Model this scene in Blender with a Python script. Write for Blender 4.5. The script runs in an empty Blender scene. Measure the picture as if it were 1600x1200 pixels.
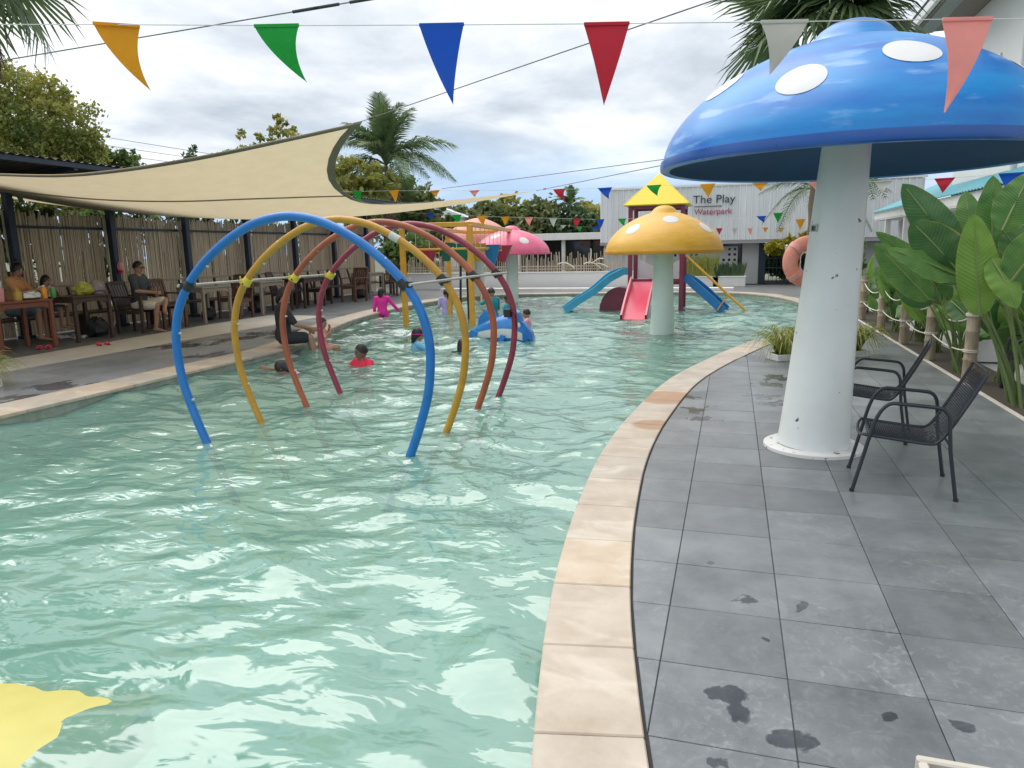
import bpy, bmesh, math, random
import numpy as np
from mathutils import Vector, Matrix, noise as mnoise
random.seed(7)
RD = math.radians
PI = math.pi
scene = bpy.context.scene
COL = scene.collection

# ------------------------------------------------------------------ camera
CAMH = 1.8
F = 1120.0
MR = np.array([[0.95700022, -0.03513375, -0.28795171],
               [0.28942087, 0.18288044, 0.93956921],
               [-0.01965014, 0.98250718, -0.18518506]])
cam_d = bpy.data.cameras.new('camera')
cam = bpy.data.objects.new('camera', cam_d)
COL.objects.link(cam)
cam_d.sensor_width = 36.0
cam_d.lens = 36.0 * F / 1600.0
cam_d.clip_start = 0.05
cam_d.clip_end = 2000
m4 = Matrix.Identity(4)
for i in range(3):
    m4[i][0] = MR[i][0]; m4[i][1] = MR[i][1]; m4[i][2] = -MR[i][2]
m4[2][3] = CAMH
cam.matrix_world = m4
scene.camera = cam

# ------------------------------------------------------------------ sky and sun
SUN_EL, SUN_AZ = RD(60), RD(-60)          # azimuth measured from +Y towards +X
world = bpy.data.worlds.new('World')
scene.world = world
world.use_nodes = True
wn = world.node_tree; wn.nodes.clear()
def N(t, typ, **kw):
    n = t.nodes.new(typ)
    for k, v in kw.items():
        setattr(n, k, v)
    return n
def L(t, a, b): t.links.new(a, b)
def math_n(t, op, a, b=None, clamp=False):
    n = N(t, 'ShaderNodeMath', operation=op); n.use_clamp = clamp
    for i, v in enumerate((a, b)):
        if v is None: continue
        if isinstance(v, (int, float)): n.inputs[i].default_value = v
        else: L(t, v, n.inputs[i])
    return n.outputs[0]
def ramp(t, fac, stops, interp='LINEAR'):
    r = N(t, 'ShaderNodeValToRGB')
    r.color_ramp.interpolation = interp
    e = r.color_ramp.elements
    while len(e) < len(stops): e.new(0.5)
    for k, (p, c) in zip(e, stops):
        k.position = p
        k.color = (c, c, c, 1) if isinstance(c, (int, float)) else (c[0], c[1], c[2], 1)
    L(t, fac, r.inputs[0])
    return r.outputs[0]
tc = N(wn, 'ShaderNodeTexCoord')
sep = N(wn, 'ShaderNodeSeparateXYZ'); L(wn, tc.outputs['Generated'], sep.inputs[0])
zc = math_n(wn, 'MAXIMUM', sep.outputs[2], 0.0)
den = math_n(wn, 'ADD', zc, 0.16)
cx = math_n(wn, 'DIVIDE', sep.outputs[0], den)
cy = math_n(wn, 'DIVIDE', sep.outputs[1], den)
comb = N(wn, 'ShaderNodeCombineXYZ'); L(wn, cx, comb.inputs[0]); L(wn, cy, comb.inputs[1])
comb.inputs[2].default_value = 3.7
n1 = N(wn, 'ShaderNodeTexNoise'); n1.inputs['Scale'].default_value = 0.85; n1.inputs['Detail'].default_value = 9
n1.inputs['Roughness'].default_value = 0.58; n1.inputs['Distortion'].default_value = 0.25
L(wn, comb.outputs[0], n1.inputs['Vector'])
n2 = N(wn, 'ShaderNodeTexNoise'); n2.inputs['Scale'].default_value = 0.42; n2.inputs['Detail'].default_value = 5
map2 = N(wn, 'ShaderNodeMapping'); map2.inputs['Location'].default_value = (4.1, 8.3, 0)
L(wn, comb.outputs[0], map2.inputs[0]); L(wn, map2.outputs[0], n2.inputs['Vector'])
n1f = math_n(wn, 'ADD', math_n(wn, 'MULTIPLY', n1.outputs[0], 0.72), math_n(wn, 'MULTIPLY', n2.outputs[0], 0.28))
cloud = ramp(wn, n1f, [(0.36, (0.33, 0.375, 0.425)), (0.43, (0.45, 0.49, 0.535)), (0.49, (0.58, 0.605, 0.635)), (0.55, (0.70, 0.71, 0.725)), (0.63, (0.82, 0.82, 0.82))])
sky = N(wn, 'ShaderNodeTexSky', sky_type='NISHITA')
sky.sun_disc = False; sky.sun_elevation = SUN_EL; sky.sun_rotation = SUN_AZ; sky.altitude = 10
bg_n = N(wn, 'ShaderNodeBackground'); L(wn, sky.outputs[0], bg_n.inputs[0]); bg_n.inputs[1].default_value = 0.07
bg_b = N(wn, 'ShaderNodeBackground'); bg_b.inputs[0].default_value = (0.24, 0.37, 0.55, 1)
bg_sky = N(wn, 'ShaderNodeMixShader'); bg_sky.inputs[0].default_value = 0.85; L(wn, bg_n.outputs[0], bg_sky.inputs[1]); L(wn, bg_b.outputs[0], bg_sky.inputs[2])
bg_cl = N(wn, 'ShaderNodeBackground'); L(wn, cloud, bg_cl.inputs[0]); bg_cl.inputs[1].default_value = 0.90
# clouds cover nearly everything; a thin blue gap low over the horizon
gap = math_n(wn, 'ADD', math_n(wn, 'MULTIPLY', zc, 2.6), math_n(wn, 'MULTIPLY', n2.outputs[0], 0.95))
cover = ramp(wn, gap, [(0.48, 0.10), (0.86, 0.98)])
mixw = N(wn, 'ShaderNodeMixShader'); L(wn, cover, mixw.inputs[0]); L(wn, bg_sky.outputs[0], mixw.inputs[1]); L(wn, bg_cl.outputs[0], mixw.inputs[2])
wo = N(wn, 'ShaderNodeOutputWorld'); L(wn, mixw.outputs[0], wo.inputs[0])

sun_d = bpy.data.lights.new('sun', 'SUN'); sun = bpy.data.objects.new('sun', sun_d); COL.objects.link(sun)
sun_d.energy = 1.5; sun_d.angle = RD(64); sun_d.color = (1.0, 0.96, 0.89)
sv = Vector((math.sin(SUN_AZ) * math.cos(SUN_EL), math.cos(SUN_AZ) * math.cos(SUN_EL), math.sin(SUN_EL)))
sun.rotation_euler = sv.to_track_quat('Z', 'Y').to_euler()

vs = scene.view_settings
vs.view_transform = 'Standard'; vs.look = 'None'; vs.gamma = 1.0; vs.exposure = 0.92; vs.use_curve_mapping = False
scene.render.engine = 'CYCLES'
scene.cycles.max_bounces = 8
scene.cycles.transparent_max_bounces = 16
scene.cycles.use_denoising = True

# ------------------------------------------------------------------ pixel helper (a ray of the photo met with a plane of the place)
def ray(px, py):
    d = MR @ np.array([(px - 800) / F, -(py - 600) / F, 1.0]); return Vector(d)
O = Vector((0, 0, CAMH))
def PZ(px, py, z=0.0):
    d = ray(px, py); return O + d * ((z - CAMH) / d.z)
def PX(px, py, x):
    d = ray(px, py); return O + d * (x / d.x)
def PY(px, py, y):
    d = ray(px, py); return O + d * (y / d.y)

# ------------------------------------------------------------------ materials
def mat(name, c, rough=0.55, var=0.12, scale=4.0, c2=None, bump=0.0, bscale=40.0, metal=0.0, coat=0.0,
        speck=None, stretch=None, spec=0.5, trans=0.0, grad=None, spotc=None, perobj=0.0, sheen=0.0, detail=6):
    m = bpy.data.materials.new(name); m.use_nodes = True
    t = m.node_tree; b = t.nodes['Principled BSDF']; out = t.nodes['Material Output']
    geo = N(t, 'ShaderNodeNewGeometry')
    vec = geo.outputs['Position']
    if stretch:
        mp = N(t, 'ShaderNodeMapping'); mp.inputs['Scale'].default_value = stretch
        L(t, vec, mp.inputs[0]); vec = mp.outputs[0]
    nz = N(t, 'ShaderNodeTexNoise'); nz.inputs['Scale'].default_value = scale; nz.inputs['Detail'].default_value = detail
    nz.inputs['Roughness'].default_value = 0.62
    L(t, vec, nz.inputs['Vector'])
    if c2 is None:
        lo = tuple(max(0, x * (1 - var)) for x in c); hi = tuple(min(1, x * (1 + var)) for x in c)
    else:
        lo, hi = c, c2
    colr = ramp(t, nz.outputs[0], [(0.3, lo), (0.7, hi)])
    if speck:                                   # speck = (colour, scale, threshold)
        ns = N(t, 'ShaderNodeTexNoise'); ns.inputs['Scale'].default_value = speck[1]; ns.inputs['Detail'].default_value = 4
        L(t, vec, ns.inputs['Vector'])
        fac = ramp(t, ns.outputs[0], [(speck[2], 0.0), (speck[2] + (speck[3] if len(speck) > 3 else 0.04), 1.0)])
        mx = N(t, 'ShaderNodeMixRGB'); L(t, fac, mx.inputs[0]); L(t, colr, mx.inputs[1]); mx.inputs[2].default_value = (*speck[0], 1)
        colr = mx.outputs[0]
    if perobj:
        oi = N(t, 'ShaderNodeObjectInfo')
        hs = N(t, 'ShaderNodeHueSaturation'); L(t, colr, hs.inputs['Color'])
        L(t, math_n(t, 'ADD', math_n(t, 'MULTIPLY', oi.outputs['Random'], perobj), 1 - perobj / 2), hs.inputs['Value'])
        colr = hs.outputs[0]
    L(t, colr, b.inputs['Base Color'])
    rr = math_n(t, 'ADD', math_n(t, 'MULTIPLY', nz.outputs[0], 0.24), rough - 0.12, True)
    L(t, rr, b.inputs['Roughness'])
    b.inputs['Metallic'].default_value = metal
    b.inputs['Specular IOR Level'].default_value = spec
    b.inputs['Coat Weight'].default_value = coat
    b.inputs['Coat Roughness'].default_value = 0.2
    if bump:
        nb = N(t, 'ShaderNodeTexNoise'); nb.inputs['Scale'].default_value = bscale; nb.inputs['Detail'].default_value = 5
        L(t, vec, nb.inputs['Vector'])
        bp = N(t, 'ShaderNodeBump'); bp.inputs['Strength'].default_value = bump; bp.inputs['Distance'].default_value = 0.02
        L(t, nb.outputs[0], bp.inputs['Height']); L(t, bp.outputs[0], b.inputs['Normal'])
    if trans:
        tr = N(t, 'ShaderNodeBsdfTranslucent'); L(t, colr, tr.inputs[0])
        ms = N(t, 'ShaderNodeMixShader'); ms.inputs[0].default_value = trans
        L(t, b.outputs[0], ms.inputs[1]); L(t, tr.outputs[0], ms.inputs[2]); L(t, ms.outputs[0], out.inputs[0])
    return m

MT = {}
def C(name, *a, **k):
    if name not in MT: MT[name] = mat(name, *a, **k)
    return MT[name]
RUST = (0.16, 0.055, 0.02)
C('white_paint', (0.74, 0.75, 0.73), 0.4, 0.06, 2.5, bump=0.05)
C('stem_white', (0.70, 0.74, 0.73), 0.33, 0.05, 2.0, speck=((0.10, 0.055, 0.04), 13.0, 0.695), bump=0.04, coat=0.1)
C('flange_white', (0.72, 0.72, 0.70), 0.4, 0.06, 3.0, speck=((0.16, 0.07, 0.04), 11.0, 0.62))
C('stem_mint', (0.56, 0.66, 0.62), 0.35, 0.05, 2.0, bump=0.04)
C('blue_painted_sheen', (0.002, 0.125, 0.48), 0.38, c2=(0.005, 0.25, 0.60), scale=1.1, coat=0.10, stretch=(1, 1, 5), speck=((0.14, 0.33, 0.66), 2.0, 0.56, 0.10), spec=0.4)  # pale speck streaks paint the mirrored clouds into the cap colour
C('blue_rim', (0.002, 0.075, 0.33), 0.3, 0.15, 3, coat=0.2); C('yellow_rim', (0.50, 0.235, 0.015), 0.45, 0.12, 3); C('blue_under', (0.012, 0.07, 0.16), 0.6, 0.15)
C('yellow_cap', (0.62, 0.32, 0.022), 0.5, c2=(0.72, 0.42, 0.05), scale=3.0, stretch=(1, 1, 4), coat=0.15)
C('pink_cap', (0.66, 0.09, 0.20), 0.42, c2=(0.74, 0.16, 0.27), scale=3.0, coat=0.1)
C('coral_cap', (0.60, 0.20, 0.16), 0.6, c2=(0.72, 0.40, 0.33), scale=9.0)
C('spot_white', (0.62, 0.63, 0.64), 0.6, 0.05)
C('arch_blue', (0.004, 0.115, 0.40), 0.36, c2=(0.006, 0.17, 0.49), scale=5, coat=0.1, speck=((0.35, 0.5, 0.6), 18, 0.71))
C('arch_yellow', (0.40, 0.20, 0.014), 0.4, c2=(0.53, 0.28, 0.02), scale=5, coat=0.1, speck=((0.62, 0.52, 0.34), 16, 0.68))
C('arch_orange', (0.25, 0.055, 0.03), 0.42, c2=(0.40, 0.105, 0.035), scale=2.5, coat=0.1, speck=((0.6, 0.42, 0.33), 18, 0.70))
C('arch_maroon', (0.19, 0.016, 0.035), 0.4, c2=(0.28, 0.028, 0.06), scale=4, coat=0.1, speck=((0.55, 0.32, 0.34), 18, 0.70))
C('rubber', (0.012, 0.013, 0.016), 0.5, 0.2)
C('tape_yellow', (0.62, 0.50, 0.05), 0.45, 0.15, speck=((0.02, 0.02, 0.02), 16, 0.64))
C('tape_grey', (0.5, 0.5, 0.46), 0.5, 0.1)
C('rail_steel', (0.42, 0.40, 0.36), 0.4, 0.15, metal=0.3)
C('frame_yellow', (0.62, 0.32, 0.03), 0.4, 0.12, coat=0.1)
C('dark_metal', (0.018, 0.024, 0.034), 0.42, 0.2)
C('navy_post', (0.016, 0.032, 0.06), 0.5, 0.2)
C('roof_dark', (0.03, 0.038, 0.055), 0.5, 0.2)
C('bamboo', (0.44, 0.355, 0.25), 0.62, c2=(0.70, 0.60, 0.45), scale=1.6, stretch=(14, 14, 0.6), bump=0.2, bscale=9)
C('bamboo_pale', (0.40, 0.33, 0.24), 0.6, c2=(0.60, 0.52, 0.42), scale=3.0, stretch=(6, 6, 0.6))
C('bamboo_post', (0.24, 0.18, 0.115), 0.55, c2=(0.44, 0.37, 0.27), scale=6, stretch=(5, 5, 0.8), bump=0.15, perobj=0.4)
C('rope', (0.62, 0.60, 0.52), 0.8, 0.12, scale=30)
C('wood_red', (0.15, 0.05, 0.028), 0.4, c2=(0.24, 0.085, 0.045), scale=6, stretch=(1, 6, 6))
C('wood_dark', (0.035, 0.022, 0.018), 0.42, c2=(0.075, 0.045, 0.034), scale=6, stretch=(6, 1, 6))
C('wood_brown', (0.075, 0.036, 0.024), 0.45, c2=(0.14, 0.07, 0.048), scale=6, stretch=(6, 1, 6))
C('wood_grey', (0.19, 0.16, 0.125), 0.6, c2=(0.31, 0.27, 0.215), scale=6, stretch=(6, 1, 6))
C('cream_paving', (0.50, 0.47, 0.41), 0.6, 0.1, 2.2, bump=0.08)
C('concrete', (0.34, 0.34, 0.33), 0.7, 0.12, 1.5, bump=0.1)
C('dark_floor', (0.13, 0.135, 0.14), 0.45, 0.25, 1.8)
C('sail', (0.56, 0.475, 0.32), 0.8, 0.05, 3, trans=0.55, bump=0.05, bscale=120)
C('sail_edge', (0.22, 0.195, 0.145), 0.8, 0.1)
C('wire', (0.12, 0.12, 0.12), 0.5, 0.1)
C('pale_string', (0.6, 0.6, 0.6), 0.7, 0.05)
FLAGS = dict(yellow=(0.78, 0.40, 0.015), green=(0.012, 0.42, 0.06), blue=(0.008, 0.12, 0.62), red=(0.60, 0.025, 0.055),
             white=(0.62, 0.61, 0.57), coral=(0.88, 0.40, 0.36))
for k, v in FLAGS.items(): C('flag_' + k, v, 0.7, 0.06, 6, trans=0.35, bump=0.12, bscale=14)
C('clad_white', (0.70, 0.72, 0.74), 0.45, 0.06, 1.2, stretch=(1, 1, 0.15), perobj=0.08)
C('wall_grey', (0.52, 0.53, 0.54), 0.7, 0.06, 0.8)
C('wall_white', (0.70, 0.71, 0.71), 0.7, 0.05, 0.7)
C('soffit', (0.24, 0.17, 0.15), 0.7, 0.1)
C('soffit_grey', (0.30, 0.29, 0.28), 0.7, 0.08)
C('teal_roof', (0.06, 0.30, 0.36), 0.45, 0.15, 2.0)
C('glass_dark', (0.03, 0.04, 0.045), 0.08, 0.2, spec=0.8)
C('text_dark', (0.035, 0.045, 0.05), 0.5, 0.05)
C('text_red', (0.42, 0.03, 0.09), 0.5, 0.05)
C('plum', (0.19, 0.025, 0.055), 0.38, 0.15, 3, coat=0.1)
C('slide_red', (0.62, 0.035, 0.10), 0.33, 0.08, 3, coat=0.2)
C('slide_pink', (0.66, 0.22, 0.26), 0.4, 0.08, 3)
C('slide_blue', (0.008, 0.17, 0.46), 0.33, 0.12, 3, coat=0.2)
C('slide_cyan', (0.02, 0.29, 0.50), 0.33, c2=(0.06, 0.38, 0.56), scale=3, coat=0.2)
C('roof_yellow', (0.80, 0.60, 0.012), 0.4, 0.06, 3, coat=0.1)
C('panel_white', (0.70, 0.68, 0.70), 0.5, 0.05, 4, speck=((0.55, 0.2, 0.3), 6, 0.68))
C('whale_blue', (0.006, 0.12, 0.46), 0.3, c2=(0.01, 0.24, 0.56), scale=2.5, coat=0.3)
C('lifebuoy', (0.64, 0.21, 0.15), 0.6, c2=(0.72, 0.32, 0.24), scale=7)
C('trunk', (0.13, 0.10, 0.075), 0.85, 0.3, 6, bump=0.5, bscale=18)
C('leaf_green', (0.07, 0.14, 0.04), 0.5, c2=(0.19, 0.27, 0.075), scale=0.8, trans=0.5)
C('leaf_olive', (0.11, 0.19, 0.05), 0.5, c2=(0.42, 0.37, 0.08), scale=0.6, trans=0.5)
C('leaf_far', (0.085, 0.135, 0.055), 0.6, c2=(0.22, 0.24, 0.085), scale=0.35, trans=0.25)
C('leaf_dark', (0.04, 0.085, 0.04), 0.5, c2=(0.10, 0.16, 0.06), scale=1.2, trans=0.25)
C('leaf_yellow', (0.28, 0.26, 0.02), 0.5, c2=(0.45, 0.40, 0.03), scale=2, trans=0.3)
C('palm_green', (0.055, 0.115, 0.055), 0.42, c2=(0.19, 0.26, 0.10), scale=1.5, trans=0.25)
C('palm_dead', (0.13, 0.09, 0.06), 0.8, c2=(0.24, 0.18, 0.12), scale=2)
C('spider', (0.15, 0.20, 0.03), 0.45, c2=(0.42, 0.42, 0.10), scale=14, trans=0.3)
C('stalk', (0.07, 0.12, 0.03), 0.5, c2=(0.14, 0.19, 0.05), scale=5)
C('midrib', (0.20, 0.27, 0.09), 0.5, 0.1)
C('soil', (0.05, 0.04, 0.03), 0.9, 0.2)
C('ground_far', (0.11, 0.12, 0.08), 0.9, 0.3, 0.3)
C('joint_dark', (0.028, 0.028, 0.028), 0.8, 0.2)
C('grout', (0.15, 0.155, 0.16), 0.8, 0.25, 6)
C('pool_tile', (0.40, 0.66, 0.57), 0.5, c2=(0.62, 0.80, 0.72), scale=1.2)
C('pool_wall', (0.30, 0.33, 0.28), 0.6, 0.25, 6, bump=0.2)
C('float_yellow', (0.50, 0.45, 0.11), 0.4, 0.05)
C('plastic_black', (0.014, 0.015, 0.02), 0.4, 0.2)
C('plastic_white', (0.68, 0.68, 0.68), 0.4, 0.06)
C('plastic_red', (0.60, 0.03, 0.08), 0.4, 0.1)
C('plastic_yellow', (0.62, 0.62, 0.12), 0.5, 0.12, 12, trans=0.4)
C('plastic_clear', (0.50, 0.44, 0.48), 0.35, 0.15, 12, trans=0.4)
C('bottle_orange', (0.80, 0.32, 0.02), 0.3, 0.06)
C('bottle_green', (0.10, 0.34, 0.08), 0.3, 0.1)
C('jar_mustard', (0.50, 0.32, 0.04), 0.3, 0.1)
C('cup_pink', (0.72, 0.30, 0.30), 0.4, 0.06)
C('foil', (0.62, 0.64, 0.66), 0.3, 0.12, 20, metal=0.5, bump=0.5, bscale=30)
C('bag_black', (0.014, 0.018, 0.022), 0.6, 0.25)
C('skin', (0.34, 0.19, 0.12), 0.5, 0.06, 8)
C('skin_dark', (0.20, 0.11, 0.075), 0.5, 0.06, 8)
C('hair', (0.010, 0.008, 0.008), 0.45, 0.2)
C('eye', (0.01, 0.008, 0.008), 0.2, 0.05)
C('lips', (0.26, 0.09, 0.08), 0.5, 0.05)
for k, v in dict(magenta=(0.72, 0.03, 0.34), lilac=(0.42, 0.36, 0.68), black=(0.014, 0.017, 0.022), red=(0.62, 0.02, 0.06), teal=(0.01, 0.24, 0.28),
                 lightblue=(0.16, 0.42, 0.66), peach=(0.62, 0.26, 0.20), orange=(0.50, 0.24, 0.10), charcoal=(0.035, 0.048, 0.055), cream=(0.62, 0.57, 0.49),
                 pink=(0.68, 0.30, 0.42), denim=(0.10, 0.13, 0.17), white=(0.7, 0.7, 0.7)).items():
    C('cloth_' + k, v, 0.75, 0.1, 9, bump=0.15, bscale=25)

def slate(name, lo, hi, spots=(), rough=0.40, wetscale=5.0, streak=(1, 1, 1), wet_thr=0.9, grain=1.0):
    """dark slate tile: mottled grey, pale scuffs, wet patches that are darker and glossier"""
    m = bpy.data.materials.new(name); m.use_nodes = True
    t = m.node_tree; b = t.nodes['Principled BSDF']
    geo = N(t, 'ShaderNodeNewGeometry'); pos = geo.outputs['Position']
    n = N(t, 'ShaderNodeTexNoise'); n.inputs['Scale'].default_value = 2.2 * grain; n.inputs['Detail'].default_value = 9; n.inputs['Roughness'].default_value = 0.68
    L(t, pos, n.inputs['Vector'])
    base = ramp(t, n.outputs[0], [(0.28, lo), (0.72, hi)])
    n3 = N(t, 'ShaderNodeTexNoise'); n3.inputs['Scale'].default_value = 16; n3.inputs['Detail'].default_value = 7; n3.inputs['Roughness'].default_value = 0.7
    n3.inputs['Distortion'].default_value = 1.2
    L(t, pos, n3.inputs['Vector'])
    n4 = N(t, 'ShaderNodeTexNoise'); n4.inputs['Scale'].default_value = 1.7; n4.inputs['Detail'].default_value = 3
    mp = N(t, 'ShaderNodeMapping'); mp.inputs['Location'].default_value = (3, 9, 1); L(t, pos, mp.inputs[0]); L(t, mp.outputs[0], n4.inputs['Vector'])
    scuff = math_n(t, 'MULTIPLY', ramp(t, n3.outputs[0], [(0.52, 0.0), (0.72, 0.55)]), ramp(t, n4.outputs[0], [(0.45, 0.15), (0.65, 1.0)]))
    mx = N(t, 'ShaderNodeMixRGB'); L(t, scuff, mx.inputs[0]); L(t, base, mx.inputs[1]); mx.inputs[2].default_value = (0.34, 0.35, 0.36, 1)
    oi = N(t, 'ShaderNodeObjectInfo')
    hs = N(t, 'ShaderNodeHueSaturation'); L(t, mx.outputs[0], hs.inputs['Color'])
    L(t, math_n(t, 'ADD', math_n(t, 'MULTIPLY', oi.outputs['Random'], 0.34), 0.83), hs.inputs['Value'])
    # wet patches
    acc = None
    for (x, y, r) in spots:
        d = N(t, 'ShaderNodeVectorMath', operation='DISTANCE'); L(t, pos, d.inputs[0]); d.inputs[1].default_value = (x, y, 0)
        f = math_n(t, 'SUBTRACT', 1.0, math_n(t, 'DIVIDE', d.outputs['Value'], r), True)
        acc = f if acc is None else math_n(t, 'MAXIMUM', acc, f)
    nw = N(t, 'ShaderNodeTexNoise'); nw.inputs['Scale'].default_value = wetscale; nw.inputs['Detail'].default_value = 4; nw.inputs['Distortion'].default_value = 0.6
    mw = N(t, 'ShaderNodeMapping'); mw.inputs['Scale'].default_value = streak; L(t, pos, mw.inputs[0]); L(t, mw.outputs[0], nw.inputs['Vector'])
    s = nw.outputs[0]
    if acc is not None: s = math_n(t, 'ADD', s, math_n(t, 'MULTIPLY', acc, 0.5))
    wet = ramp(t, s, [(wet_thr - 0.02, 0.0), (wet_thr + 0.03, 1.0)])
    mw2 = N(t, 'ShaderNodeMixRGB', blend_type='MULTIPLY'); L(t, wet, mw2.inputs[0]); L(t, hs.outputs[0], mw2.inputs[1]); mw2.inputs[2].default_value = (0.46, 0.47, 0.49, 1)
    L(t, mw2.outputs[0], b.inputs['Base Color'])
    r = math_n(t, 'SUBTRACT', math_n(t, 'ADD', math_n(t, 'MULTIPLY', n3.outputs[0], 0.2), rough - 0.1), math_n(t, 'MULTIPLY', wet, 0.22), True)
    L(t, r, b.inputs['Roughness']); b.inputs['Specular IOR Level'].default_value = 0.65
    bp = N(t, 'ShaderNodeBump'); bp.inputs['Strength'].default_value = 0.22; bp.inputs['Distance'].default_value = 0.006
    L(t, n3.outputs[0], bp.inputs['Height']); L(t, bp.outputs[0], b.inputs['Normal'])
    MT[name] = m
    return m
def G2(px, py, r):
    p = PZ(px, py); return (p.x, p.y, r)
slate('slate_right', (0.095, 0.106, 0.117), (0.20, 0.216, 0.23),
      spots=[G2(1140, 1085, .16), G2(1155, 1115, .17), G2(1215, 1150, .22), G2(1175, 938, .17), G2(1250, 948, .12), G2(1350, 978, .10), G2(1110, 880, .05), G2(1200, 1000, .08), G2(1120, 1190, .1), G2(1510, 1140, .12), G2(1390, 1120, .08),
             G2(1085, 640, .5), G2(1095, 655, .35), G2(1080, 620, .3), G2(1200, 600, .55), G2(1190, 620, .5), G2(1220, 590, .6), G2(1215, 630, .4)],
      wetscale=7.0, wet_thr=0.86, streak=(1, 0.8, 1), rough=0.33)
slate('slate_left', (0.18, 0.19, 0.20), (0.33, 0.345, 0.36),
      spots=[G2(30, 625, .9), G2(80, 605, .7), G2(290, 540, 1.2), G2(380, 530, 1.3), G2(160, 600, .5), G2(330, 555, .8), G2(430, 520, 1.2), G2(230, 590, .4)],
      wetscale=2.6, wet_thr=0.80, streak=(1, 0.55, 1), grain=0.7, rough=0.30)
slate('slate_far', (0.13, 0.135, 0.14), (0.20, 0.205, 0.21), rough=0.45, wet_thr=2)

def coping_mat():
    m = bpy.data.materials.new('coping_stone'); m.use_nodes = True
    t = m.node_tree; b = t.nodes['Principled BSDF']
    geo = N(t, 'ShaderNodeNewGeometry'); pos = geo.outputs['Position']; oi = N(t, 'ShaderNodeObjectInfo')
    n = N(t, 'ShaderNodeTexNoise'); n.inputs['Scale'].default_value = 3.0; n.inputs['Detail'].default_value = 8; n.inputs['Roughness'].default_value = 0.62
    L(t, pos, n.inputs['Vector'])
    base = ramp(t, n.outputs[0], [(0.25, (0.36, 0.29, 0.22)), (0.5, (0.45, 0.38, 0.305)), (0.75, (0.53, 0.465, 0.39))])
    hs = N(t, 'ShaderNodeHueSaturation'); L(t, base, hs.inputs['Color'])
    L(t, math_n(t, 'ADD', math_n(t, 'MULTIPLY', oi.outputs['Random'], 0.26), 0.86), hs.inputs['Value'])
    L(t, math_n(t, 'ADD', math_n(t, 'MULTIPLY', oi.outputs['Random'], 0.5), 0.72), hs.inputs['Saturation'])
    n2 = N(t, 'ShaderNodeTexNoise'); n2.inputs['Scale'].default_value = 2.1; n2.inputs['Detail'].default_value = 7; n2.inputs['Distortion'].default_value = 0.8
    mp = N(t, 'ShaderNodeMapping'); mp.inputs['Scale'].default_value = (1.0, 1.8, 1); mp.inputs['Location'].default_value = (2, 5, 0)
    L(t, pos, mp.inputs[0]); L(t, mp.outputs[0], n2.inputs['Vector'])
    bl = ramp(t, n2.outputs[0], [(0.54, 0.0), (0.68, 0.6)])
    mx = N(t, 'ShaderNodeMixRGB'); L(t, bl, mx.inputs[0]); L(t, hs.outputs[0], mx.inputs[1]); mx.inputs[2].default_value = (0.60, 0.54, 0.46, 1)
    # two wet, rusty stones near where bathers step out
    col = mx.outputs[0]
    for (x, y, r) in (G2(1040, 622, .5), G2(1020, 665, .28)):
        d = N(t, 'ShaderNodeVectorMath', operation='DISTANCE'); L(t, pos, d.inputs[0]); d.inputs[1].default_value = (x, y, 0)
        f = math_n(t, 'SUBTRACT', 1.0, math_n(t, 'DIVIDE', d.outputs['Value'], r), True)
        f = ramp(t, math_n(t, 'ADD', f, math_n(t, 'MULTIPLY', n.outputs[0], 0.5)), [(0.42, 0.0), (0.6, 0.7)])
        m2 = N(t, 'ShaderNodeMixRGB'); L(t, f, m2.inputs[0]); L(t, col, m2.inputs[1]); m2.inputs[2].default_value = (0.32, 0.15, 0.06, 1)
        col = m2.outputs[0]
    L(t, col, b.inputs['Base Color'])
    b.inputs['Roughness'].default_value = 0.5
    nb = N(t, 'ShaderNodeTexNoise'); nb.inputs['Scale'].default_value = 30; nb.inputs['Detail'].default_value = 5; L(t, pos, nb.inputs['Vector'])
    bp = N(t, 'ShaderNodeBump'); bp.inputs['Strength'].default_value = 0.2; bp.inputs['Distance'].default_value = 0.01
    L(t, nb.outputs[0], bp.inputs['Height']); L(t, bp.outputs[0], b.inputs['Normal'])
    MT['coping'] = m
coping_mat()

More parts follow.
